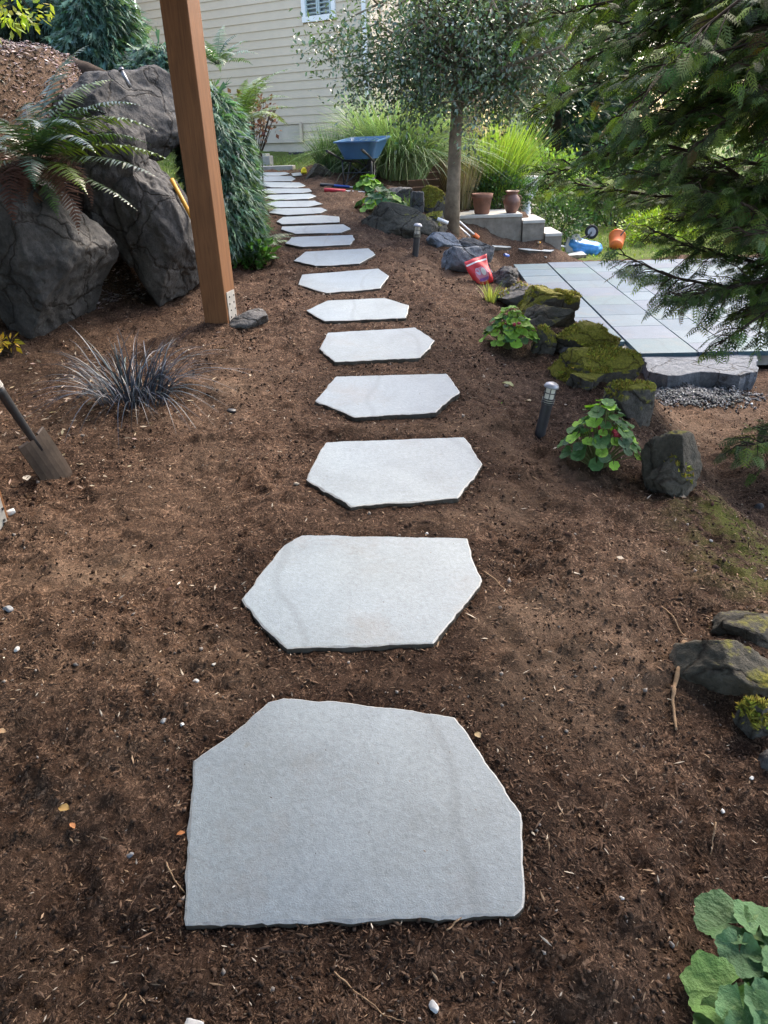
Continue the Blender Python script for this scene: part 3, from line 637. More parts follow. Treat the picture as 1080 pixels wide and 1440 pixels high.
R_('flat dark rock at the right edge above the dark green one', 1012, 862, 1130, 912, ROCK_B, 82, (0, .1, .1), dk=.6, dz=-.03)
R_('small rock with yellow green moss at the right edge', 1040, 976, 1110, 1042, ROCK_M, 83, moss=.6)
R_('grey stone half out of view at the right edge', 1068, 1052, 1120, 1100, ROCK_G, 84)
R_('round grey stone lying in moss at the right edge', 1061, 707, 1075, 719, ROCK_G, 85, sub=3)
R_('grey stone under the hose beside the far grasses', 428, 228, 466, 250, ROCK_B, 86)
R_('flat pale stone set in soil at the foot of the post', 320, 443, 376, 461, ROCK_G, 87, (0, -.10, .1), boxy=.9, sub=4)
R_('little pale stone beside the large mossy rock', 787, 485, 811, 500, ROCK_G, 88, sub=4)

# ------------------------------------------------------------------ timber posts
def post(label, px, py, rz, wd, H, plate_faces):
    p = at(px, py); r = empty('wooden_post', p, label, 'post', rz=rz)
    b = MB(); b.box((0, 0, H/2-.05), (wd, wd, H+.1)); b.build('timber', WOOD, r, bevel=.006)
    pl = MB(); pl.box((wd/2+.003, 0, .11), (.005, wd*.72, .20)); q = pl.build('bracket', GREYM2, r)
    for i in range(4):
        for j in range(2):
            nl = MB(); nl.box((wd/2+.0075, -.035+.07*j+.01*(i % 2), .04+.045*i), (.004, .009, .009)); nl.build('nail_head', BLACKM, q)
    f = MB(); f.box((0, 0, -.15), (wd*1.25, wd*1.25, .12)); f.build('footing', CONC, r, bevel=.01)
    return r
GREYM2 = plain('galvanised plate', (.42, .41, .38), .5, .5, metal=.3, var=.25, scale=20)
post('tall square brown wooden post standing between the boulders and the path', 312, 452, math.radians(-14), .175, 3.0, 1)
p2 = at(-4, 752)
post('brown wooden post cut off by the left edge, its foot bracketed', -22, 748, math.radians(-14), .14, 3.0, 1)

# ------------------------------------------------------------------ unseen porch roof assumed from the posts, extended to dim the near slabs (over the bank, above and behind the camera)
def porch():
    z = 3.05; r = empty('porch_shade_roof', (-1.2, 5.4, z), 'unseen timber porch roof on the square wooden posts, extended to shade the near slabs', 'roof'); o = np.array([-1.2, 5.4, z])
    for y in np.arange(-4.4, 5.5, .6):
        x1 = -1.0 if y > 3.45 else 3.2  # right part reaches forward over the path to shade the near slabs
        b = MB(); b.box((( -6.5+x1)/2-o[0], y-o[1], .10), (x1+6.5, .045, .19)); b.build('rafter', WOOD, r)
    b = MB(); b.box((-.12, -2.2, -.09), (.14, 6.4, .19)); b.build('beam', WOOD, r)
    b = MB(); b.box((-3.75-o[0]-0, .55-o[1], .22), (5.5, 10.2, .03)); b.box((1.15-o[0], -.48-o[1], .221), (4.3, 7.84, .028)); b.build('roof_deck', WOOD, r)
porch()

# ------------------------------------------------------------------ house
HC = np.array([.04, 16.0]); dL = np.array([-.857, .515]); dR = np.array([.515, .857]); nL = np.array([-.515, -.857]); nR = np.array([.857, -.515])
house = empty('house', (HC[0], HC[1], 1.3), 'beige house with horizontal lap siding, a white window and downspout behind the garden', 'house')
hw = lambda p: np.array([p[0]-HC[0], p[1]-HC[1], p[2]-1.3]) if len(p) > 2 else np.array([p[0]-HC[0], p[1]-HC[1]])
def wall_t(px, P0, d):      # distance along a wall under a photo column
    r = ray(px, 150); s = np.linalg.solve(np.array([[r[0], -d[0]], [r[1], -d[1]]]), P0); return s[1]
boards = {}
FOUND = plain('pale foundation concrete', (.56, .49, .39), .9, .2, var=.12, scale=3, bmp=.3)
def wall(P0, d, nrm2, L, z0, z1, tmin=lambda z: 0, hole=None):
    a = math.atan2(d[1], d[0]); sgn = 1 if (np.array([-d[1], d[0]])@nrm2) > 0 else -1
    e = .15; z = z0
    b = MB(); c = P0+d*L/2-nrm2*.09; b.box((*hw(c), (z0+z1)/2-1.3), (L-.02, .1, z1-z0), a); b.build('wall', SIDING, house)
    while z < z1-.01:
        spans = [(tmin(z), L)]
        if hole and z+e > hole[2]+.02: spans = [(tmin(z), hole[0]), (hole[1], L)]
        for t0, t1 in spans:
            if t1-t0 < .05: continue
            key = (round(t1-t0, 3), sgn)
            if key not in boards:
                h = (t1-t0)/2; y0, y1, y2 = 0, .008*sgn, .026*sgn
                V = [(-h, y0, 0), (h, y0, 0), (h, y2, 0), (-h, y2, 0), (-h, y0, e+.02), (h, y0, e+.02), (h, y1, e+.02), (-h, y1, e+.02)]
                boards[key] = mk('siding_board', V, [(0,1,2,3),(4,7,6,5),(3,2,6,7),(0,4,5,1),(1,5,6,2),(0,3,7,4)], SIDING, data_only=True)
            c = P0+d*(t0+t1)/2-nrm2*.036
            o = link('siding_board', boards[key], house, (*hw(c), z-1.3)); o.rotation_euler = (0, 0, a)
        z += e
wt1, wt0 = wall_t(434, HC, dL), wall_t(479, HC, dL); wz = at_y(456, 29, HC[1]+dL[1]*(wt0+wt1)/2)[2]
LM = wall_t(213, HC, dL); tst = wall_t(422, HC, dL); zf = at_y(395, 175, HC[1]+dL[1]*2.4)[2]
z0 = zf-.30
wall(HC, dL, nL, LM, z0, 5.6, lambda z: 0, (wt0, wt1, wz))
IC = HC+dL*LM
wall(IC, -dR, -dL, 7.0, z0+.0, 5.6)
wall(HC+dR*.0, dR, nR, 1.6, z0, 5.6)
f = MB(); c = HC+dL*LM/2-nL*.10; f.box((*hw(c), (z0-.02)/2+.4-1.3), (LM, .14, z0-.8), math.atan2(dL[1], dL[0]))
c = HC+dR*.8-nR*.10; f.box((*hw(c), (z0-.02)/2+.4-1.3), (1.6, .14, z0-.8), math.atan2(dR[1], dR[0])); f.build('foundation', FOUND, house)
f = MB(); tb = (tst+LM)/2; c = HC+dL*tb+nL*.002-nL*.02; f.box((*hw(c), z0+.12-1.3), (LM-tst, .075, .32), math.atan2(dL[1], dL[0])); f.build('foundation_step', FOUND, house)
f = MB(); c = HC+dL*tst+nL*.03; f.box((*hw(c), z0+.13-1.3), (.06, .03, .34), math.atan2(dL[1], dL[0])); c = HC+dL*tb+nL*.03; f.box((*hw(c), z0+.31-1.3), (LM-tst, .03, .035), math.atan2(dL[1], dL[0])); f.build('drip_trim', SIDING, house)
# window
aL = math.atan2(dL[1], dL[0])
wc = HC+dL*(wt0+wt1)/2; ww = wt1-wt0; wh = 1.15
GLASS = plain('window glass', (.10, .13, .14), .06, .6, var=.1)
SHUT = plain('shutter paint', (.42, .50, .50), .5, .4, var=.05)
wm = MB()
for sx in (-1, 1): wm.box((sx*(ww/2-.045), 0, wh/2), (.09, .05, wh))
wm.box((0, 0, .045), (ww-.182, .049, .09)); wm.box((0, 0, wh-.045), (ww-.182, .049, .09))
wo = wm.build('window', WHITE, house); wo.location = (*hw(wc+nL*.0), wz-1.3); wo.rotation_euler = (0, 0, aL)
g = MB(); g.box((0, -.045 if True else 0, wh/2), (ww-.18, .012, wh-.17)); 
sg = 1 if (np.array([-dL[1], dL[0]])@nL) > 0 else -1
gm = g.build('pane', GLASS, wo); gm.location = (0, sg*-.0-.0, 0)
sh = MB()
for k in range(15):
    for sx in (-1, 1):
        sh.box((sx*(ww-.18)/4, sg*.008-.0, .13+k*.07), ((ww-.18)/2-.07, .03, .012), 0, rot_xyz(.6*sg, 0, 0))
sh.build('louver', SHUT, wo)
sf = MB()
for x in (-(ww-.18)/2+.02, -.02, .02, (ww-.18)/2-.02): sf.box((x, sg*.012, wh/2), (.032, .04, wh-.2))
sf.build('shutter_frame', SHUT, wo)
ds = MB(); c = HC+nL*.055+dL*.06; ds.box((*hw(c), (1.6+5.6)/2-1.3), (.085, .07, 4.0), aL); 
for z in (2.0, 3.4): ds.box((*hw(c), z-1.3), (.12, .078, .03), aL)
ds.build('downspout', WHITE, house, bevel=.006)
cb = MB(); c = HC+nR*.01+nL*.01; cb.box((*hw(c), (z0+5.6)/2-1.3), (.10, .10, 5.6-z0), aL); cb.build('corner_board', SIDING, house)
rb = MB(); c = HC+dL*LM/2+dR*3.2; rb.box((*hw(c), 5.65-1.3), (LM+.2, 6.4, .1), aL); rb.build('roof', BLACKM, house)

# brown slatted timber screen and porch post behind the tree
FEN = m_wood('weathered brown boards', (.20, .115, .075), 'X')
fe = at_y(622, 280, 14.6); fz = ground(fe[0], fe[1])
fr = empty('timber_screen', (fe[0], fe[1], fz), 'brown screen of horizontal timber boards behind the tree trunk', 'fence', rz=.2)
bd = MB(); bd.box((0, 0, 0), (1.5, .022, .105)); bdm = mk('board', np.concatenate(bd.v), bd.f, FEN, data_only=True)
for k in range(17): link('board', bdm, fr, (rng.normal(0, .006), rng.normal(0, .002), .08+k*.118))
for sx in (-.7, 0, .7): b = MB(); b.box((sx, .05, 1.0), (.07, .07, 2.1)); b.build('fence_post', FEN, fr)
pp = at_y(723, 216, 17.0); pz = ground(pp[0], pp[1])
pr = empty('porch_post', (pp[0], pp[1], pz), 'orange brown porch post on a pale plinth beyond the bright grass', 'post')
b = MB(); b.box((0, 0, 1.45), (.16, .16, 1.3)); b.build('timber', WOOD, pr, bevel=.01)
b = MB(); b.box((0, 0, .42), (.26, .26, .84)); b.box((0, 0, .82), (.31, .31, .06)); b.build('plinth', CONC, pr, bevel=.01)

# ------------------------------------------------------------------ foliage builders
def blades(base, az, L, W, lean, droop, K=6, twist=None, col=None):
    """curved tapering strips; arrays of length n. lean: outward reach per length, droop: how far the tip comes down"""
    n = len(L); s = np.linspace(0, 1, K)[None, :]
    r = L[:, None]*(lean[:, None]*(.35*s+.65*s**1.8)); z = L[:, None]*(s*np.sqrt(np.clip(1-lean**2*.6, .05, 1))[:, None]-droop[:, None]*s**2.6)
    c, sn = np.cos(az)[:, None], np.sin(az)[:, None]
    P = np.stack([base[:, 0:1]+r*c, base[:, 1:2]+r*sn, base[:, 2:3]+z], -1)
    tw = az+math.pi/2+(rng.normal(0, .5, n) if twist is None else twist)
    side = np.stack([np.cos(tw), np.sin(tw), rng.normal(0, .25, n)], -1)[:, None]
    w = (W[:, None]*(np.clip(1-s**2.2, .04, 1))*np.clip(.6+s*3, 0, 1))[..., None]*.5
    V = np.stack([P-side*w, P+side*w], 2).reshape(-1, 3)
    i = np.arange(K-1)*2; q = np.stack([i, i+1, i+3, i+2], -1); Fs = (q[None]+(np.arange(n)*2*K)[:, None, None]).reshape(-1, 4)
    return V, Fs, (None if col is None else np.repeat(col, 2*K, 0))
def grass_clump(label, p, n, L, W, spread, col, lean=(.15, .75), droop=(.1, .5), group=None, name='ornamental_grass', cat='ornamental grass', plumes=0, pcol=(.42, .31, .2)):
    r = empty(name, p, label, cat, group)
    a = rng.uniform(0, 6.283, n); rad = spread*np.sqrt(rng.random(n))
    base = np.c_[np.cos(a)*rad, np.sin(a)*rad, np.zeros(n)-.03]
    Ls = L*rng.uniform(.55, 1.05, n); le = rng.uniform(*lean, n)
    v, f, c = blades(base, a+rng.normal(0, .6, n), Ls, W*rng.uniform(.7, 1.3, n), le, rng.uniform(*droop, n)*le, 7, col=vary(col, n, .28, .08))
    tag(mk('blades', v, f, LEAF, r, c), kind='stuff')
    if plumes:
        parts = []
        a = rng.uniform(0, 6.283, plumes); base = np.c_[np.cos(a)*spread*.4, np.sin(a)*spread*.4, np.zeros(plumes)]
        v, f, c = blades(base, a, L*rng.uniform(1.05, 1.3, plumes), np.full(plumes, .008), rng.uniform(.2, .5, plumes), rng.uniform(.02, .1, plumes), 7, col=vary(pcol, plumes))
        tips = v.reshape(plumes, 7, 2, 3)[:, -1].mean(1); dirs = tips-v.reshape(plumes, 7, 2, 3)[:, -2].mean(1)
        m = 26; P = np.repeat(tips-nrm(dirs)*.03, m, 0)+nrm(np.repeat(dirs, m, 0))*rng.uniform(-.16, .06, (plumes*m, 1)); D = nrm(np.repeat(nrm(dirs), m, 0)+.75*rv(plumes*m))
        X, Y, Z = frames(D, rv(plumes*m)); v2, f2, c2 = scatter(np.array([(-.5, 0, 0), (.5, 0, 0), (.3, 1, 0), (-.3, 1, 0)]), np.array([(0, 1, 2, 3)]), P, X, Y, Z, np.c_[np.full(plumes*m, .008), rng.uniform(.06, .13, plumes*m), np.full(plumes*m, .01)], vary(pcol, plumes*m, .25))
        v, f, c = join([(v, f, c), (v2, f2, c2)]); tag(mk('plumes', v, f, DRYLEAF, r, c), kind='stuff')
    return r
def frond_data(L, az, el, droop, col, np_=34, wmax=.16, seed=0, roll=0):
    r = np.random.default_rng(seed); s = np.linspace(0, 1, np_)
    e = el-droop*s**1.3; ds = L/np_
    d = np.stack([np.cos(e)*math.cos(az), np.cos(e)*math.sin(az), np.sin(e)], -1); P = np.cumsum(d*ds, 0)
    side = np.array([-math.sin(az), math.cos(az), 0]); side = nrm(side+np.array([0, 0, roll]))
    prof = wmax*L/.8*np.clip(np.sin(np.pi*np.clip(s*.93+.07, 0, 1)**.75), .03, 1)*(s > .10)
    pr = []
    for sg in (-1, 1):
        sel = (s > .1); n = sel.sum()
        D = nrm(side*sg+d[sel]*.28+np.array([0, 0, -.22])+r.normal(0, .09, (n, 3))); Nn = np.cross(d[sel], side)+r.normal(0, .12, (n, 3))
        X, Y, Z = frames(D, Nn)
        tv = np.array([(-.28, 0, 0), (.28, 0, 0), (.42, .25, .03), (-.30, .3, .03), (.22, .65, 0), (-.2, .65, 0), (0, 1, -.06)]); tf = np.array([(0, 1, 2, 3), (3, 2, 4, 5), (5, 4, 6, 6)])
        tf = np.array([(0, 1, 2), (0, 2, 3), (3, 2, 4), (3, 4, 5), (5, 4, 6)])
        w_ = np.maximum(prof[sel], .004)*r.uniform(.88, 1.08, n)
        pr.append(scatter(tv, tf, P[sel], X, Y, Z, np.c_[np.full(n, ds*.85), w_, w_], np.clip(np.asarray(col)*np.exp(r.normal(0, .16, (n, 1))), 0, 1)))
    q = MB().tube(P[::3], np.linspace(.0035, .001, len(P[::3])), 3)
    vq = np.concatenate(q.v); fq = []
    for f in q.f:
        for k in range(1, len(f)-1): fq.append((f[0], f[k], f[k+1]))
    pr.append((vq, np.array(fq), np.tile(np.asarray(col)*.6, (len(vq), 1))))
    return join(pr)
def fern(label, p, fronds, group=None):
    r = empty('fern', p, label, 'fern', group)
    for i, (L, az, el, dr, col, roll, nm) in enumerate(fronds):
        v, f, c = frond_data(L, math.radians(az), math.radians(el), dr, col, 36 if L > .5 else 22, .145, seed=i*3+1, roll=roll)
        o = mk(nm, v, f, LEAF_G if nm == 'frond' else DRYLEAF, r, c)
        if nm != 'frond': o['label'] = 'dead brown hanging frond'
    return r
def spray_template(n=7, seed=1):
    V = []; Fs = []
    def spike(p, d, L, w, z):
        d = nrm(d); s = np.array([-d[1], d[0], 0]); k = len(V)
        V.extend([p+s*w, p-s*w, p+d*L+np.array([0, 0, z])]); Fs.append((k, k+1, k+2))
    for i in range(n):
        t = .04+.92*i/n
        for sg in (-1, 1):
            L = .40*(1-t)**.7+.12; p = np.array([0, t, -.10*t*t]); d = np.array([sg*(.9-.3*t), .60, 0.])
            spike(p, d, L, .036, -.10)
            if i < n-2:
                q = p+nrm(d)*L*.38+np.array([0, 0, -.03]); spike(q, np.array([sg*.3, 1, 0.]), L*.55, .030, -.06); spike(q, np.array([sg*1., -.05, 0.]), L*.45, .028, -.08)
    spike(np.zeros(3), np.array([0, 1, 0.]), 1.02, .03, -.12)
    return np.array(V), np.array(Fs)
SPR = spray_template(6); SPR_S = spray_template(5, 2)

# ------------------------------------------------------------------ fern and dead fronds on the boulders
fp = at_y(52, 232, 5.45)
fr_ = []
GR, YG, BG = (.038, .075, .022), (.11, .17, .028), (.035, .075, .05)
for az, el, L, dr, cl in [(-12, 42, 1.0, 1.25, YG), (-4, 22, .95, .9, YG), (-20, 12, .95, .7, GR), (5, 55, .9, 1.3, GR), (-38, 35, .85, 1.2, BG), (-60, 50, .8, 1.4, GR), (-85, 40, .75, 1.3, GR),
                          (62, 74, 1.0, 1.0, GR), (40, 66, .85, 1.1, YG), (-48, 10, .75, .9, YG), (-25, -6, .8, .6, GR), (-75, 20, .7, 1.2, BG), (-110, 45, .75, 1.4, GR), (150, 55, .8, 1.3, GR),
                          (180, 35, .8, 1.2, GR), (-150, 40, .8, 1.3, GR), (110, 60, .8, 1.2, GR), (20, 35, .8, 1.1, GR), (-5, 70, .7, 1.7, BG), (-35, 60, .7, 1.7, BG), (-100, 65, .65, 1.6, BG), (-65, -5, .65, .9, GR), (-130, 15, .7, 1.1, YG), (75, 50, .6, 1.2, GR), (-15, 56, .62, 1.5, BG)]:
    fr_.append((L, az+random.uniform(-5, 5), el, dr, tuple(vary(cl, 1)[0]), random.uniform(-.35, .35), 'frond'))
for i in range(17): fr_.append((random.uniform(.45, .8), random.uniform(-125, -15), random.uniform(-5, 30), random.uniform(1.8, 2.3), tuple(vary((.10, .055, .038), 1)[0]), random.uniform(-.5, .5), 'dead_frond'))
fern('large glossy sword fern spilling over the boulders at the upper left', fp, fr_)
q = at_y(338, 176, 9.2)
fern('bright yellow green fern behind the wooden post, against the siding', q, [(random.uniform(.55, .95), random.uniform(0, 360), random.uniform(30, 75), random.uniform(.7, 1.3), tuple(vary((.13, .20, .035), 1)[0]), random.uniform(-.3, .3), 'frond') for _ in range(26)])
q = at_y(306, 92, 8.6)
fern('upper green fern between the post and the siding', q, [(random.uniform(.3, .52), random.uniform(0, 360), random.uniform(20, 75), random.uniform(.7, 1.3), tuple(vary((.09, .17, .07), 1)[0]), random.uniform(-.3, .3), 'frond') for _ in range(20)])
for (px, py), lb in (((354, 300), 'small fern spreading onto the path below the juniper, upper one'), ((352, 352), 'small fern spreading onto the path below the juniper, lower one'), ((348, 282), 'tuft of fern at the path edge nearest the far slabs')):
    q = at(px, py); fern(lb, q, [(random.uniform(.3, .55), random.uniform(-70, 40), random.uniform(10, 45), random.uniform(.6, 1.1), tuple(vary((.10, .17, .04), 1)[0]), random.uniform(-.2, .2), 'frond') for _ in range(9)])

# ------------------------------------------------------------------ juniper cascades
T_ST = np.array([(-.022, 0, 0), (.022, 0, 0), (.02, .5, .05), (-.02, .55, .05), (0, 1, -.06), (.13, .82, .04), (-.13, .88, -.03), (.11, .52, .05), (-.11, .56, -.04)])
F_ST = np.array([(0, 1, 2), (0, 2, 3), (3, 2, 4), (2, 5, 3), (3, 6, 2), (1, 7, 2), (0, 3, 8)])
def juniper(label, centers, n, col, name='juniper', cat='juniper', down=.55, size=(.10, .22), group=None):
    c0 = np.array(centers[0][0]); r = empty(name, (c0[0], c0[1], ground(c0[0], c0[1])), label, cat, group); o0 = np.array(r.location)
    parts = []; tw = MB()
    for c, rad, share in centers:
        m = int(n*share); u = rv(m); u[:, 2] = np.where(u[:, 2] < -.5, -u[:, 2], u[:, 2]); k = rng.uniform(.45, 1, m)**.5
        lump = 1+.22*fbm(u[:, 0]*2.3+c[0], u[:, 1]*2.3, u[:, 2]*2.3, 3, 5)
        P = np.array(c)+u*np.array(rad)*(k*lump)[:, None]
        D = nrm(u*np.array([1, 1, .5])+np.array([0, -.15, -down])+rng.normal(0, .33, (m, 3))); X, Y, Z = frames(D, u+rng.normal(0, .4, (m, 3)))
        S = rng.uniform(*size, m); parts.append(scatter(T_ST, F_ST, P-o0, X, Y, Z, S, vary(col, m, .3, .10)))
        for j in range(14):
            d = nrm(rng.normal(size=3)); tw.tube([np.array(c)-o0-np.array([0, 0, .4*rad[2]]), np.array(c)-o0+d*np.array(rad)*.5, np.array(c)-o0+d*np.array(rad)*.85+np.array([0, 0, -.1])], [.018, .010, .004], 4)
    v, f, c = join(parts); tag(mk('foliage', v, f, NEEDLE, r, c), kind='stuff'); tw.build('stem', BARK_D, r)
    return r
JC = (.085, .155, .115)
def Q(px, py, Y): return at_y(px, py, Y)
juniper('blue green juniper cascading beside the wooden post down to the path', [(Q(312, 250, 7.4), (.26, .5, .50), .35), (Q(322, 310, 7.2), (.24, .45, .40), .35), (Q(300, 200, 7.7), (.26, .5, .42), .3)], 18000, JC, down=1.0)
juniper('feathery blue green juniper hanging over the top of the bank', [(Q(142, 72, 9.0), (.40, .6, .58), .4), (Q(228, 142, 8.4), (.36, .5, .45), .35), (Q(100, 8, 9.4), (.42, .6, .6), .25)], 14000, JC, down=.9)
juniper('dark shrub at the back of the bank', [(Q(30, 8, 9.6), (.98, .7, .85), 1.)], 8000, (.035, .055, .035), name='dark_shrub', cat='shrub', down=1.1, size=(.12, .3))
# yellow leaved twigs hanging in at the top left corner
def leaf_cluster_shrub(label, c, rad, n, col, name='shrub', cat='shrub', L=(.03, .06), wd=.5, m=LEAF, group=None, stems=10, up=.2, shell=.5, hang=None):
    c = np.array(c); g = np.array([c[0], c[1], min(ground(c[0], c[1]), c[2]-rad[2])]); r = empty(name, g, label, cat, group); oc = c-g
    u = rv(n); k = rng.uniform(shell, 1, n); lump = 1+.3*fbm(u[:, 0]*2.5+c[0], u[:, 1]*2.5, u[:, 2]*2.5, 3, 5)
    P = oc+u*np.array(rad)*(k*lump)[:, None]
    D = nrm(u+np.array([0, 0, up])+rng.normal(0, .55, (n, 3))); X, Y, Z = frames(D, rng.normal(0, .6, (n, 3))+np.array([0, 0, 1]))
    Ls = rng.uniform(*L, n); v, f, cc = scatter(T_LF, F_LF, P, X, Y, Z, np.c_[Ls*wd, Ls, Ls*.7], vary(col, n, .3, .10))
    tag(mk('leaves', v, f, m, r, cc), kind='stuff')
    tw = MB()
    for _ in range(stems):
        d = nrm(rng.normal(size=3)+np.array([0, 0, .8])); tw.tube([(np.array([0, 0, .0]) if hang is None else oc+np.array(hang))+rng.normal(0, .03, 3), (oc*.5 if hang is None else oc+np.array(hang)*.5)+d*np.array(rad)*.3, oc+d*np.array(rad)*.85], [.012, .007, .003], 4)
    tag(tw.build('stem', BARK_D, r), kind='stuff'); return r
leaf_cluster_shrub('yellow green leafy shrub dipping into the top left corner', Q(14, -2, 6.2), (.26, .25, .2), 260, (.30, .36, .06), L=(.05, .09), wd=.45, stems=6, hang=(-.6, .1, .9))
leaf_cluster_shrub('dry brown leaved shrub with bare stems in front of the siding', Q(352, 165, 12.5), (.40, .4, .40), 420, (.16, .10, .06), L=(.05, .09), wd=.7, stems=40, m=DRYLEAF, shell=.3)
leaf_cluster_shrub('yellow leaved plant at the left edge above the spade', Q(4, 478, 4.7), (.11, .1, .07), 46, (.50, .33, .03), L=(.04, .075), wd=.4, stems=8, shell=.1)
leaf_cluster_shrub('low leafy green plant at the path side below the juniper', at(356, 378)+np.array([-.02, .12, .12]), (.20, .2, .15), 520, (.055, .14, .025), L=(.05, .08), wd=.75, stems=10, m=LEAF_G, shell=.4)

# ------------------------------------------------------------------ broadleaf tree by the path
def tree_holly():
    base = at_y(636, 300, 9.6); base[2] = ground(base[0], base[1])
    r = empty('broadleaf_tree', base, 'small broadleaved evergreen tree with grey trunk and dense glossy crown', 'tree'); o = base
    top = at_y(643, 95, 9.75); tk = MB()
    pts = [o+np.array([-.02, 0, -.15]), at_y(638, 255, 9.62), at_y(640, 200, 9.65), at_y(643, 150, 9.7), top, at_y(648, 40, 9.8), at_y(652, -40, 9.9)]
    tk.tube(np.array(pts)-o, [.112, .080, .074, .07, .06, .045, .022], 14); tk.build('trunk', BARK, r, smooth=True)
    br = MB(); tips = []
    def limb(p0, p1, r0, sag=.06):
        m = (p0+p1)/2+np.array([0, 0, sag])+rng.normal(0, .05, 3); br.tube(np.array([p0, m, p1])-o, [r0, r0*.6, r0*.25], 6)
    cc = at_y(690, 40, 9.9)
    for i in range(32):
        u = nrm(rng.normal(size=3)); u[2] = abs(u[2])*.9-.25; rad = np.array([1.6, 1.35, 1.0])
        t = cc+u*rad*rng.uniform(.55, 1.25); s = pts[3]+(pts[6]-pts[3])*rng.random(); limb(s, t, .035); tips.append(t)
        for _ in range(5):
            a = rng.uniform(.35, .95); q = s+(t-s)*a; e = q+rng.normal(0, .33, 3); limb(q, e, .012, .02); tips.append(e)
    for i in range(44):
        t = at_y(rng.uniform(560, 810), rng.uniform(-60, 150), rng.uniform(9.1, 10.9)); s = pts[4]+(pts[6]-pts[4])*rng.random(); limb(s, t, .03, .15); tips.append(t)
        for _ in range(4): e = s+(t-s)*rng.uniform(.5, .95)+rng.normal(0, .22, 3); limb(t, e, .008, .02); tips.append(e)
    for px, py, Y in [(438, 66, 9.3), (456, 84, 9.2), (500, 98, 9.2), (500, 108, 9.2), (482, 126, 9.2), (520, 62, 9.3), (530, 88, 9.2), (545, 112, 9.2), (560, 130, 9.2), (540, 40, 9.4), (600, 150, 9.3), (585, 120, 9.2), (575, 165, 9.4),
                      (760, 60, 9.4), (775, 110, 9.5), (750, 150, 9.6), (770, 20, 9.5), (700, 165, 9.5), (680, 150, 9.2), (620, 135, 9.2), (725, 130, 9.4)]:
        t = at_y(px, py, Y); s = pts[4]+(t-pts[4])*.2+np.array([0, 0, .1]); limb(s, t, .02, .12); tips.append(t)
        for _ in range(4): e = s+(t-s)*rng.uniform(.55, .95)+rng.normal(0, .13, 3); tips.append(e)
    br.build('branch', BARK, r, smooth=True)
    tips = np.array(tips); m = 56; P = np.repeat(tips, m, 0)+rng.normal(0, .12, (len(tips)*m, 3)); n = len(P)
    D = nrm(nrm(P-cc)*.5+rv(n)*.9); X, Y, Z = frames(D, np.array([0, 0, 1])+rng.normal(0, .55, (n, 3))); L = rng.uniform(.035, .075, n)
    col = vary((.095, .150, .065), n, .35, .12); k = rng.random(n) < .5; col[k] = vary((.17, .225, .165), k.sum(), .2, .06)
    v, f, c = scatter(np.array([(0, 0, 0), (-.5, .45, .12), (0, .5, -.05), (.5, .45, .12), (0, 1, -.04)]), F_LF, P-o, X, Y, Z, np.c_[L*.5, L, L*.7], col)
    tag(mk('crown', v, f, LEAF_G, r, c), kind='stuff')
tree_holly()

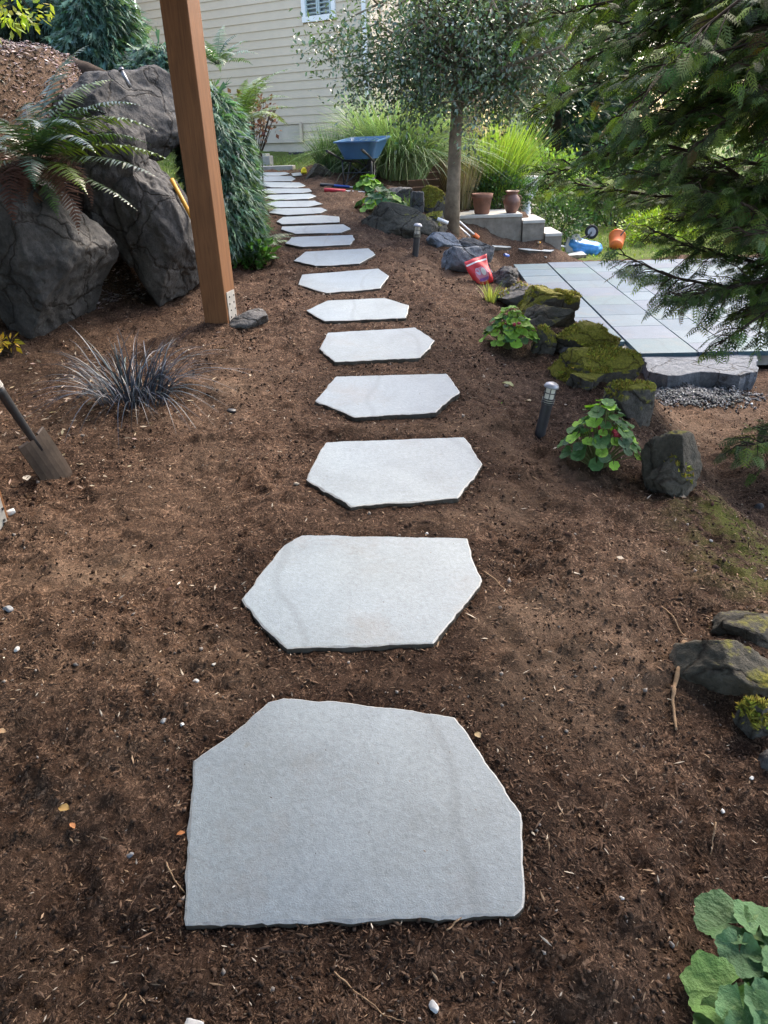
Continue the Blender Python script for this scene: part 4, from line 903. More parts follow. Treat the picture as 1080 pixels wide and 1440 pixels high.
# ------------------------------------------------------------------ conifer reaching in from the right
def conifer():
    b = np.array([3.75, 4.9, ground(3.75, 4.9)]); r = empty('conifer', b, 'dark conifer with drooping flat sprays reaching in from the right', 'conifer')
    tk = MB(); tk.tube([(0, 0, -.2), (.03, 0, 1.5), (0, .05, 3.5), (0, 0, 6.5)], [.2, .17, .12, .04], 12); tk.build('trunk', BARK_D, r, smooth=True)
    P = []; D = []; S = []; C = []
    limbs = [(742, 10, 5.8), (790, 80, 5.2), (752, 140, 6.0), (765, 225, 5.6), (758, 262, 5.9), (915, 335, 5.0), (880, 372, 4.7), (960, 430, 4.3), (1010, 500, 4.1), (1052, 640, 3.7), (880, 150, 4.7), (950, 60, 4.4), (985, 235, 4.2),
             (1050, 340, 3.9), (900, 255, 5.0), (1010, 150, 5.4), (860, 10, 5.0), (1000, -60, 4.6), (920, -60, 5.4), (820, 195, 5.4), (850, -30, 6.2), (780, -40, 5.6), (1060, 60, 4.0), (930, 330, 5.2), (880, 90, 6.0), (960, 170, 5.8), (850, 270, 6.2), (930, 10, 5.9)]
    for i in range(26): limbs.append((rng.uniform(880, 1110), rng.uniform(-90, 260), rng.uniform(3.9, 6.0)))
    for px, py, Y in limbs:
        if py > 250: py -= 38
        tip = at_y(px, py, Y)-b; root = np.array([0, 0, tip[2]+(.10 if py < 200 else -.22)*np.hypot(tip[0], tip[1])*rng.uniform(.4, 1.6)+rng.normal(0, .22)])
        s = np.linspace(0, 1, 14)[:, None]; arc = root*(1-s)+tip*s+np.array([0, 0, 1.])*(rng.uniform(-.05, .3)*np.sin(np.pi*s)+rng.normal(0, .07)*np.sin(2*np.pi*s)-.10*s**3)
        arc[1:-1] += rng.normal(0, .03, (12, 3)); arc[1:-1] = (arc[:-2]+arc[1:-1]+arc[2:])/3+np.array([0, 0, .0])
        m = MB(); m.tube(arc, np.linspace(.026, .004, 14), 6); m.build('limb', BARK_D, r, smooth=True)
        Lm = np.linalg.norm(tip-root); dirm = nrm(tip-root); side = nrm(np.cross(dirm, [0, 0, 1.]))
        tw = MB()
        ns = int(Lm/.079)
        for j in range(ns):
            t = .22+.78*(j+rng.random())/ns; p = np.array([np.interp(t, s[:, 0], arc[:, a]) for a in range(3)])
            for sg in (-1, 1):
                if rng.random() < .12: continue
                bl = (.50*(1-t)**.8+.13)*rng.uniform(.7, 1.15); d = nrm(side*sg*(.9-.3*t)+dirm*(.55+.5*t)+np.array([0, 0, rng.normal(-.12, .34)]))
                q = p+d*bl+np.array([0, 0, -.10*bl-.5*bl*bl]); tw.tube([p, (p+q)/2+np.array([0, 0, .025]), q], [.005, .0035, .0015], 3, cap=False)
                k = max(2, int(bl/.037))
                for i in range(k):
                    a = (i+.7)/k; c = p+(q-p)*a; sg2 = 1 if i % 2 else -1; perp = nrm(np.cross(d, [0, 0, 1.]))
                    dd = nrm(d*.75+perp*sg2*(.55 if i < k-1 else .0)+np.array([0, 0, -.28-.25*rng.random()])+rng.normal(0, .26, 3))
                    P.append(c); D.append(dd); S.append(rng.uniform(.060, .130)); C.append(t)
        tw.build('twig', BARK_D, r)
    P = np.array(P); D = np.array(D); n = len(P); X, Y, Z = frames(D, np.array([0, 0, 1])+rng.normal(0, .38, (n, 3))); S = np.array(S); C = np.array(C)
    col = vary((.062, .106, .031), n, .45, .12); k = rng.random(n) < .2; col[k] = vary((.16, .22, .045), k.sum(), .3); k = rng.random(n) < .03; col[k] = vary((.12, .085, .03), k.sum())
    v, f, c = scatter(*SPR, P, X, Y, Z, S, col); tag(mk('foliage', v, f, NEEDLE, r, c), kind='stuff'); print('conifer sprays', n, len(f))
conifer()
# low seedling sprays at the right edge
# ------------------------------------------------------------------ background trees, hedges, lawn plants
def bg_tree(label, x, y, H, R, col, n=4200, kind='conifer', L=(.14, .34), base=.1, group='trees behind the garden'):
    z = ground(x, y); r = empty('background_tree', (x, y, z), label, 'tree', group)
    tk = MB(); tk.tube([(0, 0, -.3), (rng.normal(0, .1), rng.normal(0, .1), H*.5), (0, 0, H*.92)], [.05+H*.018, .04+H*.011, .02], 8); tk.build('trunk', BARK_D, r, smooth=True)
    t = rng.random(n)**.8; a = rng.uniform(0, 6.283, n)
    prof = (1-t)**.75+.05 if kind == 'conifer' else np.sin(np.pi*np.clip(.12+.88*t, 0, 1))**.6
    rad = R*prof*np.sqrt(rng.uniform(.25, 1, n))*(1+.35*fbm(np.cos(a)*2+x, np.sin(a)*2+y, t*H*.9, 3, 3))
    P = np.c_[np.cos(a)*rad, np.sin(a)*rad, H*(base+(1-base)*t)+rng.normal(0, .1, n)]
    D = nrm(np.c_[np.cos(a), np.sin(a), rng.normal(-.45 if kind == 'conifer' else .1, .4, n)]+rng.normal(0, .3, (n, 3))); X, Y, Z = frames(D, np.array([0, 0, 1])+rng.normal(0, .5, (n, 3)))
    v, f, c = scatter(T_ST, F_ST, P, X, Y, Z, np.c_[rng.uniform(*L, n)*3.2, rng.uniform(*L, n)*1.7, rng.uniform(*L, n)*2], vary(col, n, .35, .1)); tag(mk('crown', v, f, NEEDLE, r, c), kind='stuff')
for a in [('dark pointed conifer far behind the holly like tree', 1.6, 24, 9, 2.4, (.03, .05, .025)), ('dark drooping conifer right of the porch post', 4.6, 20.5, 8, 1.6, (.035, .065, .035)), ('tall dark evergreen filling the gap behind the porch post', 3.0, 26, 10, 2.6, (.03, .055, .03)),
          ('soft green broad tree behind the lawn, left one', 8, 27, 9, 3.4, (.075, .13, .04)), ('mid green tree behind the lawn seen through the conifer', 12, 25, 8, 3.2, (.07, .13, .045)), ('tall green tree at the far right beyond the patio', 16, 29, 11, 4, (.06, .11, .04)),
          ('blue green spruce beyond the boxwood', 6.3, 23.5, 7, 1.7, (.055, .10, .075)), ('distant dark tree left of the house', -13, 27, 12, 4, (.03, .05, .03)), ('pale green tree far behind the spruce', 9.5, 33, 9, 3.5, (.09, .15, .06)), ('dark tree behind the right lawn edge', 20, 24, 9, 3.5, (.05, .09, .035))]:
    bg_tree(*a, kind='round' if ('broad' in a[0] or 'green tree' in a[0]) else 'conifer', base=.03)
def bush(label, px, py, Y, rad, n, col, L=(.04, .08), **kw):
    c = at_y(px, py, Y); c[2] = max(c[2], ground(c[0], c[1])+rad[2]*.5); return leaf_cluster_shrub(label, c, rad, n, col, L=L, wd=.6, stems=14, shell=.6, **kw)
bush('clipped dark green shrub behind the terracotta pots', 702, 280, 14.3, (.62, .45, .36), 2600, (.04, .085, .025))
bush('rounded green shrub beside the lowest step', 785, 310, 14.6, (.5, .45, .4), 1800, (.05, .10, .035))
bush('bright yellow green mound beyond the tipped barrow', 925, 322, 15.5, (.75, .6, .42), 2400, (.26, .36, .04))
bush('pale green bush beyond the patio, behind the conifer', 985, 290, 17.5, (1.3, .8, .8), 2600, (.13, .21, .06), L=(.06, .12))
bush('light green bush right of the white urn', 762, 270, 17, (.9, .7, .6), 2400, (.20, .30, .07), L=(.05, .11))
bush('mid green bush at the back of the lawn, partly behind branches', 1060, 270, 19, (1.5, .9, 1.0), 2600, (.10, .17, .05), L=(.07, .13))
bush('deep green bush left of the yellow green mound', 868, 268, 18.5, (1.3, .8, 1.0), 2600, (.06, .12, .045), L=(.06, .12))

# ------------------------------------------------------------------ ornamental grasses
q = at_y(558, 262, 13.6); q[2] = ground(q[0], q[1]); grass_clump('wide arching blue green ornamental grass behind the blue wheelbarrow', q, 3200, 1.85, .016, .50, (.22, .30, .16), lean=(.25, .98), droop=(.35, .8), plumes=16)
q = at_y(688, 285, 15.0); q[2] = ground(q[0], q[1]); grass_clump('upright bright green ornamental grass with beige plumes behind the pots', q, 1900, 1.75, .020, .5, (.27, .38, .07), lean=(.1, .6), plumes=30)
q = at_y(472, 235, 13.2); q[2] = ground(q[0], q[1]); grass_clump('small grassy clump left of the wheelbarrow against the house', q, 700, .85, .011, .25, (.09, .15, .07))
q = at_y(648, 290, 14.2); q[2] = ground(q[0], q[1]); grass_clump('dry beige grass clump around the tree trunk', q, 420, 1.2, .010, .22, (.30, .24, .13), lean=(.1, .4), plumes=18)
for px, py, L, n, lb in [(690, 424, .22, 46, 'pale grass tuft left of the flat topped rock'), (1005, 880, .07, 9, 'tiny grass shoots by the dark green rock'), (963, 872, .06, 9, 'tiny grass shoots above the dried root'), (575, 298, .3, 26, 'strappy green tuft beside the upright rocks'), (975, 900, .05, 6, 'tiny green shoot beside the dried root'), (1025, 870, .05, 7, 'tiny green shoot between the right edge rocks')]:
    q = at(px, py); grass_clump(lb, q, n, L, .008 if L > .1 else .006, .04 if L > .1 else .02, (.16, .26, .05) if px != 690 else (.28, .31, .10), name='grass_tuft', cat='grass tuft')
grass_clump('tiny bright green weed in the soil left of the path light', at(699, 565), 16, .045, .012, .015, (.10, .26, .03), name='weed', cat='weed')
n = 5200; gx = rng.uniform(-5.2, -.7, n); gy = rng.uniform(11.8, 16, n); kg = (gx < -1.95) | (gy > 14.3); gx, gy = gx[kg], gy[kg]; n = len(gx); gz = surf_pts(gx, gy)
v, f, c = blades(np.c_[gx, gy, gz], rng.uniform(0, 6.28, n), rng.uniform(.04, .10, n), np.full(n, .012), rng.uniform(.1, .9, n), rng.uniform(0, .4, n), 4, col=vary((.13, .19, .035), n, .3, .1))
tag(mk('grass', v, f, LEAF, col=c), 'mossy green grass on the slope below the house wall', kind='stuff')
n = 9000; gx = rng.uniform(3.4, 13, n); gy = rng.uniform(13.7, 22, n); gz = surf_pts(gx, gy)
v, f, c = blades(np.c_[gx, gy, gz], rng.uniform(0, 6.28, n), rng.uniform(.04, .09, n), np.full(n, .02), rng.uniform(.1, .9, n), rng.uniform(0, .4, n), 4, col=vary((.16, .24, .035), n, .3, .1))
tag(mk('lawn_grass', v, f, LEAF, col=c), 'bright green lawn beyond the patio', kind='stuff')

# ------------------------------------------------------------------ black mondo grass
mp_ = at(188, 568); mr = empty('mondo_grass', mp_, 'clump of blackish blue strappy grass in front of the boulders', 'mondo grass')
for i in range(295):
    a = rng.uniform(0, 6.283); rad = .12*math.sqrt(rng.random()); Lb = rng.uniform(.33, .64); le = rng.uniform(.45, 1.0)
    v, f, c = blades(np.array([[math.cos(a)*rad*1.5, math.sin(a)*rad, -.01]]), np.array([a+rng.normal(0, .5)]), np.array([Lb]), np.array([rng.uniform(.0045, .0075)]), np.array([le]), np.array([rng.uniform(.45, .95)*le]), 9, twist=np.array([rng.normal(0, .35)]), col=vary((.026, .038, .054), 1, .5, .08))
    mk('blade', v, f, BLADE, mr, c)

# ------------------------------------------------------------------ scalloped leaved plants
def round_leaf(nr=4, na=36, seed=0, cup=.18):
    r = np.random.default_rng(seed); V = [(0, 0, 0)]; Fs = []; V_c = [1.]
    ph = r.uniform(0, 6.28)
    for j in range(1, nr+1):
        t = j/nr
        for k in range(na):
            a = -math.pi/2+.16+(2*math.pi-.32)*k/(na-1)     # notch where the stalk joins
            R = t*(1+(.055+.02*math.sin(ph))*math.cos(7*(a+math.pi/2)+ph)*t+.075*abs(math.sin(9.5*(a+math.pi/2)))*t**4+.05*math.sin(2*a+ph)*t)*(.80+.2*math.sin((a+math.pi/2)/2)**.5)
            z = cup*t*t-.22*cup*t**5+.018*t*math.cos(7*(a+math.pi/2)+.4)+.07*math.sin(2.5*a+ph)*t*t+.03*math.sin(5*a+2*ph)*t**3
            V.append((R*math.cos(a)*.62, R*math.sin(a)*.60+.02, z)); V_c.append(1+.16*max(0, math.cos(7*(a+math.pi/2)))**6*(1.1-t)+(.14*t*t-.05)+.07*math.sin(3*a+ph)*t+r.normal(0, .04))
    for k in range(na-1): Fs.append((0, 1+k, 2+k))
    for j in range(nr-1):
        for k in range(na-1):
            a = 1+j*na+k; b = a+na; Fs += [(a, b, b+1), (a, b+1, a+1)]
    return np.array(V), np.array(Fs), np.array(V_c)
def leafmesh(col, seed, nr=4, na=36, wilt=None):
    V, Fs, k = round_leaf(nr, na, seed); c = np.asarray(col)[None]*k[:, None]
    return mk('leaf', V, Fs, LEAF_B, None, np.clip(c, 0, 1), smooth=True, data_only=True)
LEAF_B = leafy('broad leaf', .55, .35, .2)
def mottle(m):
    nt = m.node_tree; b = nt.nodes['Principled BSDF']; a = b.inputs['Base Color'].links[0].from_socket; v = objc(nt)
    c = mix(nt, 1.0, a, ramp(nt, noise(nt, 3.5, 6, .7, v), [(.3, (.72, .76, .70)), (.7, (1.22, 1.18, 1.1))]), 'MULTIPLY')
    c = mix(nt, ramp(nt, noise(nt, 7, 3, .6, v), [(.70, (0,)*3), (.76, (.7,)*3)]), c, (.20, .17, .06)); nt.links.new(c, b.inputs['Base Color']); bump(nt, b, noise(nt, 9, 4, .6, v), .4, .03)
mottle(LEAF_B)
def heuchera(label, p, W, H, n, Ls, cols, flowers=0, explicit=None, name='coral_bells', hi=False, group='leafy plants in the bed'):
    r = empty(name, p, label, 'plant', group); ms = [leafmesh(vary(cols[i % len(cols)], 1, .15, .05)[0], i, 6 if hi else 3, 60 if hi else 26) for i in range(6)]
    st = MB(); its = explicit or []
    for i in range(n if not explicit else 0):
        a = i*2.39996+rng.normal(0, .3); q = math.sqrt((i+.5)/n); ra = W*.5*q; z = H*(1-.75*q**1.6)*rng.uniform(.75, 1.05)
        its.append((ra*math.cos(a), ra*math.sin(a), z, rng.uniform(*Ls), a, .25+.75*q))
    for x, y, z, L, a, tilt in its:
        o = link('leaf', ms[rng.integers(6)], r, (x, y, z)); dirv = np.array([math.cos(a)*math.sin(tilt), math.sin(a)*math.sin(tilt), math.cos(tilt)])
        o.rotation_euler = Vector(dirv).to_track_quat('Z', 'Y').to_euler() if False else (Matrix.Rotation(a-math.pi/2, 3, 'Z') @ Matrix.Rotation(-tilt*.8, 3, 'X')).to_euler()
        o.scale = (L, L, L); st.tube([(x*.12, y*.12, -.01), (x*.6, y*.6, z*.62), (x, y, z-.002)], [.0028, .0024, .002], 4, cap=False)
    st.build('stalks', STALK, r)
    if flowers:
        for _ in range(flowers):
            fl = MB(); c = (rng.normal(.02, .03), -W*.2+rng.normal(0, .03), H*.55+rng.normal(0, .02))
            V, Fs = ico(1); fl.add(V*.014*rng.uniform(.7, 1.2)+np.array(c), Fs)
            fl.build('flower', PINK, r, smooth=True)
    return r
STALK = plain('leaf stalk', (.12, .14, .05), .6); PINK = plain('crimson flower', (.25, .02, .035), .6, var=.3, scale=60)
GA, GB, GC = (.19, .36, .045), (.06, .15, .045), (.075, .17, .08)
heuchera('bushy green plant with a few crimson flowers below the leaning path light', at(841, 655), .34, .32, 92, (.030, .062), [GA, GB, GC, GB, GA, GB], flowers=13)
heuchera('bright leafy plant beside the dark small rock, above the path light', at(716, 488), .34, .26, 76, (.034, .068), [GA, GA, GB, GA, GB, GA], flowers=5)
heuchera('leafy plant in front of the wheelbarrow legs', at(518, 272), .40, .25, 34, (.07, .11), [GA, GB, GA, GB, GA, GB])
heuchera('blue green leafy plant behind the long low boulder', at(535, 300), .62, .30, 46, (.08, .13), [GC, GC, GB, GC, GA, GC])
bp = at(1062, 1372)
ex = []
for px, py, L, z, az, tl in [(1022, 1298, .100, .075, 150, .25), (1068, 1300, .085, .085, 60, .3), (1040, 1340, .075, .085, 250, .35), (1066, 1338, .08, .07, 20, .3), (1012, 1396, .105, .07, 190, .3), (1046, 1420, .085, .09, 260, .35), (1080, 1392, .06, .05, 40, .3), (1085, 1425, .10, .08, 320, .3), (1090, 1330, .10, .06, 10, .3), (992, 1362, .05, .02, 170, .9), (1062, 1378, .05, .06, 100, .4), (1020, 1445, .09, .06, 230, .3), (1110, 1380, .1, .08, 0, .3), (1060, 1470, .1, .07, 270, .3)]:
    d = ray(px, py); t = (bp[2]+z-CAM[2])/d[2]; w_ = CAM+t*d-bp; ex.append((w_[0], w_[1], w_[2], L, math.radians(az), tl))
heuchera('large scalloped grey green leaves at the bottom right corner', bp, .2, .1, 0, None, [(.11, .23, .075), (.085, .19, .085), (.12, .25, .07), (.09, .19, .075), (.085, .18, .07), (.11, .21, .08)], explicit=ex, hi=True, name='broad_leaved_plant', flowers=0, group=None)

# ------------------------------------------------------------------ path lights
LENS = plain('frosted lamp glass', (.62, .60, .52), .25, .5, var=.08); LGREY = plain('lamp grey metal', (.035, .037, .042), .45, .5, var=.2); CAPM = plain('lamp cap', (.30, .31, .34), .4, .5, metal=.4, var=.15, scale=30)
def path_light(label, px, py, H, rad, rot):
    p = at(px, py); r = empty('path_light', p, label, 'path light', 'low path lights in the bed', rot=rot)
    b = MB(); b.lathe([(rad*.92, -.08), (rad*.92, H*.55), (rad*.99, H*.56), (rad*.99, H*.58)], 20); b.build('post', LGREY, r)
    b = MB()
    for k in range(3): b.lathe([(rad*.9, H*(.585+.04*k)), (rad*1.12, H*(.592+.04*k)), (rad*1.12, H*(.606+.04*k)), (rad*.9, H*(.613+.04*k))], 20)
    b.build('ring', LGREY, r)
    b = MB(); b.lathe([(rad*.85, H*.58), (rad*.88, H*.70), (rad*.88, H*.9)], 20); ln = b.build('lens', LENS, r, smooth=False)
    b = MB()
    for k in range(6): a = k*math.pi/3+.3; b.tube([(rad*math.cos(a), rad*math.sin(a), H*.68), (rad*math.cos(a), rad*math.sin(a), H*.905)], .0022, 4)
    b.lathe([(rad*.9, H*.79), (rad*1.03, H*.793), (rad*1.03, H*.803), (rad*.9, H*.806)], 20); b.build('guard', LGREY, r)
    b = MB(); b.lathe([(rad*.95, H*.895), (rad*1.30, H*.90), (rad*1.28, H*.925), (rad*1.08, H*.965), (rad*.7, H*.99), (.001, H)], 24); b.build('cap', CAPM, r, smooth=True)
path_light('small path light leaning right, nearer the camera beside the flowering plant', 760, 608, .265, .029, (0, .16, 0))
path_light('upright black path light far along the bed in front of the blue grey rock', 584, 361, .30, .032, (0, .10, 0))

# ------------------------------------------------------------------ spade and tool handles
STEEL = plain('worn spade steel', (.055, .040, .030), .5, .5, metal=.25, var=.5, scale=9, bmp=.2)
def spade():
    tip = at(88, 676); r = empty('spade', tip, 'spade stuck in the soil at the left edge, dark steel blade and socket', 'spade')
    up = nrm(at_y(-52, 470, tip[1]-.16)-tip); U_ = nrm(np.cross(up, [0, 1, .25])); Nn = np.cross(U_, up)
    if U_[0] < 0: U_ = -U_
    U_, Nn = U_*.40+Nn*.917, Nn*.40-U_*.917
    W2 = lambda a, b, c=0: up*a+U_*b+Nn*c
    V = []; Fs = []; na, nb = 7, 7; sz = np.linspace(-.05, .235, na)
    for sd_k in (0, 1):
        for i, a in enumerate(sz):
            hw_ = .078*(1 if i > 1 else (.72, .95)[i])
            for j in range(nb): b = -1+2*j/(nb-1); V.append(W2(a, b*hw_, .016*b*b-.004*sd_k))
    o1 = na*nb
    for i in range(na-1):
        for j in range(nb-1): a = i*nb+j; Fs.append((a, a+1, a+nb+1, a+nb)); Fs.append((o1+a, o1+a+nb, o1+a+nb+1, o1+a+1))
    ring = [j for j in range(nb)]+[i*nb+nb-1 for i in range(1, na)]+[(na-1)*nb+j for j in range(nb-2, -1, -1)]+[i*nb for i in range(na-2, 0, -1)]
    for a, b in zip(ring, ring[1:]+ring[:1]): Fs.append((b, a, o1+a, o1+b))
    mk('blade', V, Fs, STEEL, r, smooth=False)
    for sg in (-1, 1): b = MB(); b.tube([W2(.236, sg*.028, .006), W2(.238, sg*.075, .016)], .006, 6); b.build('tread', STEEL, r)
    b = MB(); b.tube([W2(.17, 0, .004), W2(.24, 0, .01), W2(.47, 0, .008), W2(.50, 0, .006)], [.010, .016, .021, .021], 10); b.build('socket', BLACKM, r, smooth=True)
    b = MB(); b.tube([W2(.495, 0, .006), W2(.56, 0, .004)], [.0225, .0225], 12); b.build('ferrule', GREYM2, r)
    b = MB(); b.tube([W2(.56, 0, .004), W2(1.05, 0, -.002)], [.018, .018], 10); b.build('handle', HANDY, r, smooth=True)
    b = MB(); b.tube([W2(1.05, -.06, 0), W2(1.05, .06, 0)], [.017, .017], 10); b.build('grip', BLACKM, r)
HANDY = m_wood('yellow ash handle', (.46, .27, .06), 'Z')
spade()
YEL = plain('yellow orange tool handle', (.55, .27, .025), .5, .4)
def stick(name, label, cat, p0, p1, rad, m, group=None, parts=()):
    p0 = np.array(p0); r = empty(name, p0, label, cat, group); d = np.array(p1)-p0
    b = MB(); b.tube([(0, 0, 0), d*.5, d], rad, 8); b.build('shaft', m, r, smooth=True)
    for nm, a, c_, rr, mm in parts: b = MB(); b.tube([d*a, d*c_], rr, 8); b.build(nm, mm, r)
    return r
a0 = at_y(276, 318, 5.9); a1 = at_y(241, 252, 6.05)
stick('tool_handle', 'yellow orange tool handle leaning between the boulder and the post', 'tool handle', a0, a1, .016, YEL, parts=[('ferrule', -.12, .05, .02, GREYM2)])
a0 = at_y(183, 122, 6.5); a1 = at_y(170, 98, 6.55)
b = stick('pipe', 'bent grey pipe sticking up behind the topmost boulder', 'pipe', a0, a1, .015, GREYM, parts=[('elbow', .95, 1.05, .022, GREYM)])
q = at_y(100, 84, 7.9)
lg = MB(); lg.tube([(-.32, .05, .05), (-.1, 0, .0), (.12, 0, -.05), (.34, 0, -.12)], [.07, .09, .085, .05], 10); lo_ = lg.build('log', BARK_D, None, True, (q[0], q[1], q[2]-.05)); tag(lo_, 'dark log lying on the mulch at the top of the bank', 'log')

# ------------------------------------------------------------------ wheelbarrow
BLUE = plain('blue enamel', (.055, .15, .30), .32, .5, var=.15, scale=5); TYRE = plain('tyre rubber', (.02, .02, .02), .8, .3)
def wheelbarrow(label, p, rot, tray_m, group='wheelbarrows'):
    r = empty('wheelbarrow', p, label, 'wheelbarrow', group, rot=rot)
    def loop(hx0, hx1, hy, z, n=6, cr=.09):
        pts = []
        for cx, cy, a0 in ((hx1-cr, hy-cr, 0), (hx0+cr, hy-cr, 90), (hx0+cr, -hy+cr, 180), (hx1-cr, -hy+cr, 270)):
            for k in range(n): a = math.radians(a0+90*k/(n-1)); pts.append((cx+cr*math.cos(a), cy+cr*math.sin(a), z))
        return np.array(pts)
    rim = loop(-.42, .52, .34, .66); rim[:, 2] += .06*np.clip(rim[:, 0]/.5, 0, 1); lip = loop(-.455, .555, .375, .66); lip[:, 2] = np.r_[rim[:, 2]]-.008
    bot = loop(-.30, .20, .24, .40); m = len(rim)
    inn = rim*1.0; inn[:, :2] *= .97; inb = bot.copy(); inb[:, :2] *= .96; inb[:, 2] += .012
    V = np.concatenate([bot, rim, lip, inn+np.array([0, 0, .004]), inb]); Fs = [tuple(range(m))[::-1]]
    lay = [0, 1, 2, 3, 4]
    lip2 = lip+np.array([0, 0, .012]); V = np.concatenate([bot, rim-np.array([0, 0, .014]), lip-np.array([0, 0, .008]), lip2, inn, inb])
    for k in range(5):
        for i in range(m): Fs.append((k*m+i, k*m+(i+1) % m, (k+1)*m+(i+1) % m, (k+1)*m+i))
    Fs.append(tuple(range(5*m, 6*m)))
    mk('tray', V, Fs, tray_m, r)
    for sy in (-1, 1):
        b = MB(); b.tube([(.50, sy*.05, .24), (.18, sy*.16, .36), (-.30, sy*.25, .385), (-.62, sy*.27, .47), (-.95, sy*.28, .54)], .016, 8); b.build('handle', BLACKM, r, smooth=True)
        b = MB(); b.tube([(-.80, sy*.276, .509), (-.98, sy*.281, .546)], .021, 8); b.build('grip', BLACKM, r)
        b = MB(); b.tube([(-.02, sy*.20, .37), (-.20, sy*.24, .02), (-.27, sy*.24, .0), (-.33, sy*.24, .02), (-.34, sy*.245, .39)], .014, 8); b.build('leg', BLACKM, r, smooth=True)
        b = MB(); b.tube([(.50, sy*.05, .20), (.36, sy*.12, .40), (.44, sy*.14, .58)], .010, 6); b.build('strut', BLACKM, r)
    b = MB(); b.tube([(-.26, -.24, .2), (-.26, .24, .2)], .009, 6); b.tube([(-.30, -.24, .04), (-.16, .22, .36)], .008, 6); b.tube([(-.30, .24, .04), (-.16, -.22, .36)], .008, 6); b.build('brace', BLACKM, r)
    b = MB(); R_, r_ = .16, .045; V = []; Fs = []
    for i in range(28):
        a = 2*math.pi*i/28
        for j in range(10): c = 2*math.pi*j/10; V.append((.52+(R_+r_*math.cos(c))*math.cos(a), r_*.95*math.sin(c), .205+(R_+r_*math.cos(c))*math.sin(a)))
    Fs = [(i*10+j, i*10+(j+1) % 10, ((i+1) % 28)*10+(j+1) % 10, ((i+1) % 28)*10+j) for i in range(28) for j in range(10)]
    wh = mk('wheel', V, Fs, TYRE, r, smooth=True)
    b = MB(); b.add([(.52+.125*math.cos(2*math.pi*k/20), s*.028, .205+.125*math.sin(2*math.pi*k/20)) for s in (-1, 1) for k in range(20)], [tuple(range(20)), tuple(range(20, 40))[::-1]]+[(k, 20+k, 20+(k+1) % 20, (k+1) % 20) for k in range(20)])
    b.tube([(.52, -.07, .205), (.52, .07, .205)], .014, 8); b.build('rim', GREYM, wh)
    return r
q = at(508, 262); w1 = wheelbarrow('upright blue wheelbarrow standing on the soil before the big grass', q+np.array([.04, -.05, .02]), (0, 0, math.radians(74)), BLUE); w1.scale = (.90,)*3
q = at(810, 350); w2 = wheelbarrow('tipped over wheelbarrow lying beyond the patio with its wheel in the air', q+np.array([0, .28, .36]), (math.radians(172), math.radians(-7), math.radians(4)), plain('pale blue tray', (.12, .30, .52), .45, .5, var=.3, scale=4)); w2.scale = (.66,)*3

# ------------------------------------------------------------------ smaller things along the path and patio
RED = plain('red plastic', (.55, .025, .03), .4, .5, var=.12, scale=18); BLUEG = plain('blue grip', (.03, .09, .35), .5, .4); WHIT = plain('white plastic', (.74, .74, .72), .4, .5, var=.06); ORG = plain('orange plastic', (.75, .16, .03), .45, .5, var=.12)
RUBY = plain('crimson grip', (.50, .03, .05), .5, .4)
q0 = at(455, 268); q1 = at(490, 268)
def lay(p, dz): return p+np.array([0, 0, dz])
stick('garden_shears', 'blue gripped tool lying on the soil left of the wheelbarrow', 'tool', lay(at(492, 266), .03), lay(at(452, 264), .04), .018, BLUEG, parts=[('grip', .55, 1.04, .024, BLACKM), ('blade', -.5, 0, .008, WHIT)])
stick('loppers', 'red gripped tool lying on the soil beside the blue one', 'tool', lay(at(486, 272), .03), lay(at(456, 271), .035), .026, RUBY, parts=[('blade', -.9, 0, .010, WHIT)])
q = at(428, 246); b = MB(); V, Fs = ico(2); b.add(V*np.array([.045, .05, .05])*(1+.12*fbm(V[:, 0]*3, V[:, 1]*3, V[:, 2]*3, 2, 4))[:, None]+np.array([0, 0, .06]), Fs); g = empty('work_glove', q, 'yellow knitted work glove dropped beside the far slabs', 'glove'); b.build('palm', plain('yellow knit', (.72, .58, .03), .8, .2), g, True)
b = MB()
for k in range(4): b.tube([(-.03+.02*k, -.02, .06), (-.035+.024*k, -.06, .05), (-.04+.027*k, -.09, .03)], [.012, .012, .009], 6)
b.build('fingers', plain('yellow glove finger', (.70, .55, .03), .8, .2), g, True)
hs = MB(); w0 = at(452, 240); pts = [at_y(x, y, w0[1]+dy)-w0 for x, y, dy in ((448, 232, .1), (455, 228, .05), (462, 240, 0), (470, 252, -.05), (478, 256, 0), (486, 250, .05), (492, 262, -.3))]
# smooth hose
P_ = np.array(pts); tt = np.linspace(0, len(P_)-1, 40); P_ = np.stack([np.interp(tt, range(len(P_)), P_[:, k]) for k in range(3)], -1)
for _ in range(3): P_[1:-1] = (P_[:-2]+P_[1:-1]*2+P_[2:])/4
hs.tube(P_, .012, 8); tag(hs.build('hose', WHIT, None, True, tuple(w0)), 'white hose looping down beside the wheelbarrow', 'hose')
def block(label, px, py, w_, d_, h_, m=CONC, rz=-.1, name='concrete_block', cat='concrete block', group=None, dz=0):
    p = at(px, py); b = MB(); b.box((0, 0, h_/2), (w_, d_, h_), 0); o = b.build(name, m, None, False, (p[0], p[1]+d_/2, p[2]-.03+dz), bevel=.008); o.rotation_euler = (0, 0, rz); return tag(o, label, cat, group)
block('upper concrete step block, wide one beside the grass slope', 365, 234, .42, .3, .17, dz=.02); block('pale yellowish concrete block at the end of the upper step', 368.5, 234, .21, .32, .18, plain('pale block', (.44, .42, .32), .9, .2), dz=.05)
block('low concrete kerb step in front of the upper block', 388, 239, .62, .25, .09); block('small concrete block highest beside the grass slope', 334, 222, .2, .3, .22, dz=.05)
block('grey stone block half hidden by the juniper at the far slabs', 341, 241, .2, .25, .18, ROCK_BL)
block('small dark board lying at the foot of the house wall', 418, 217, .35, .06, .07, BLACKM)
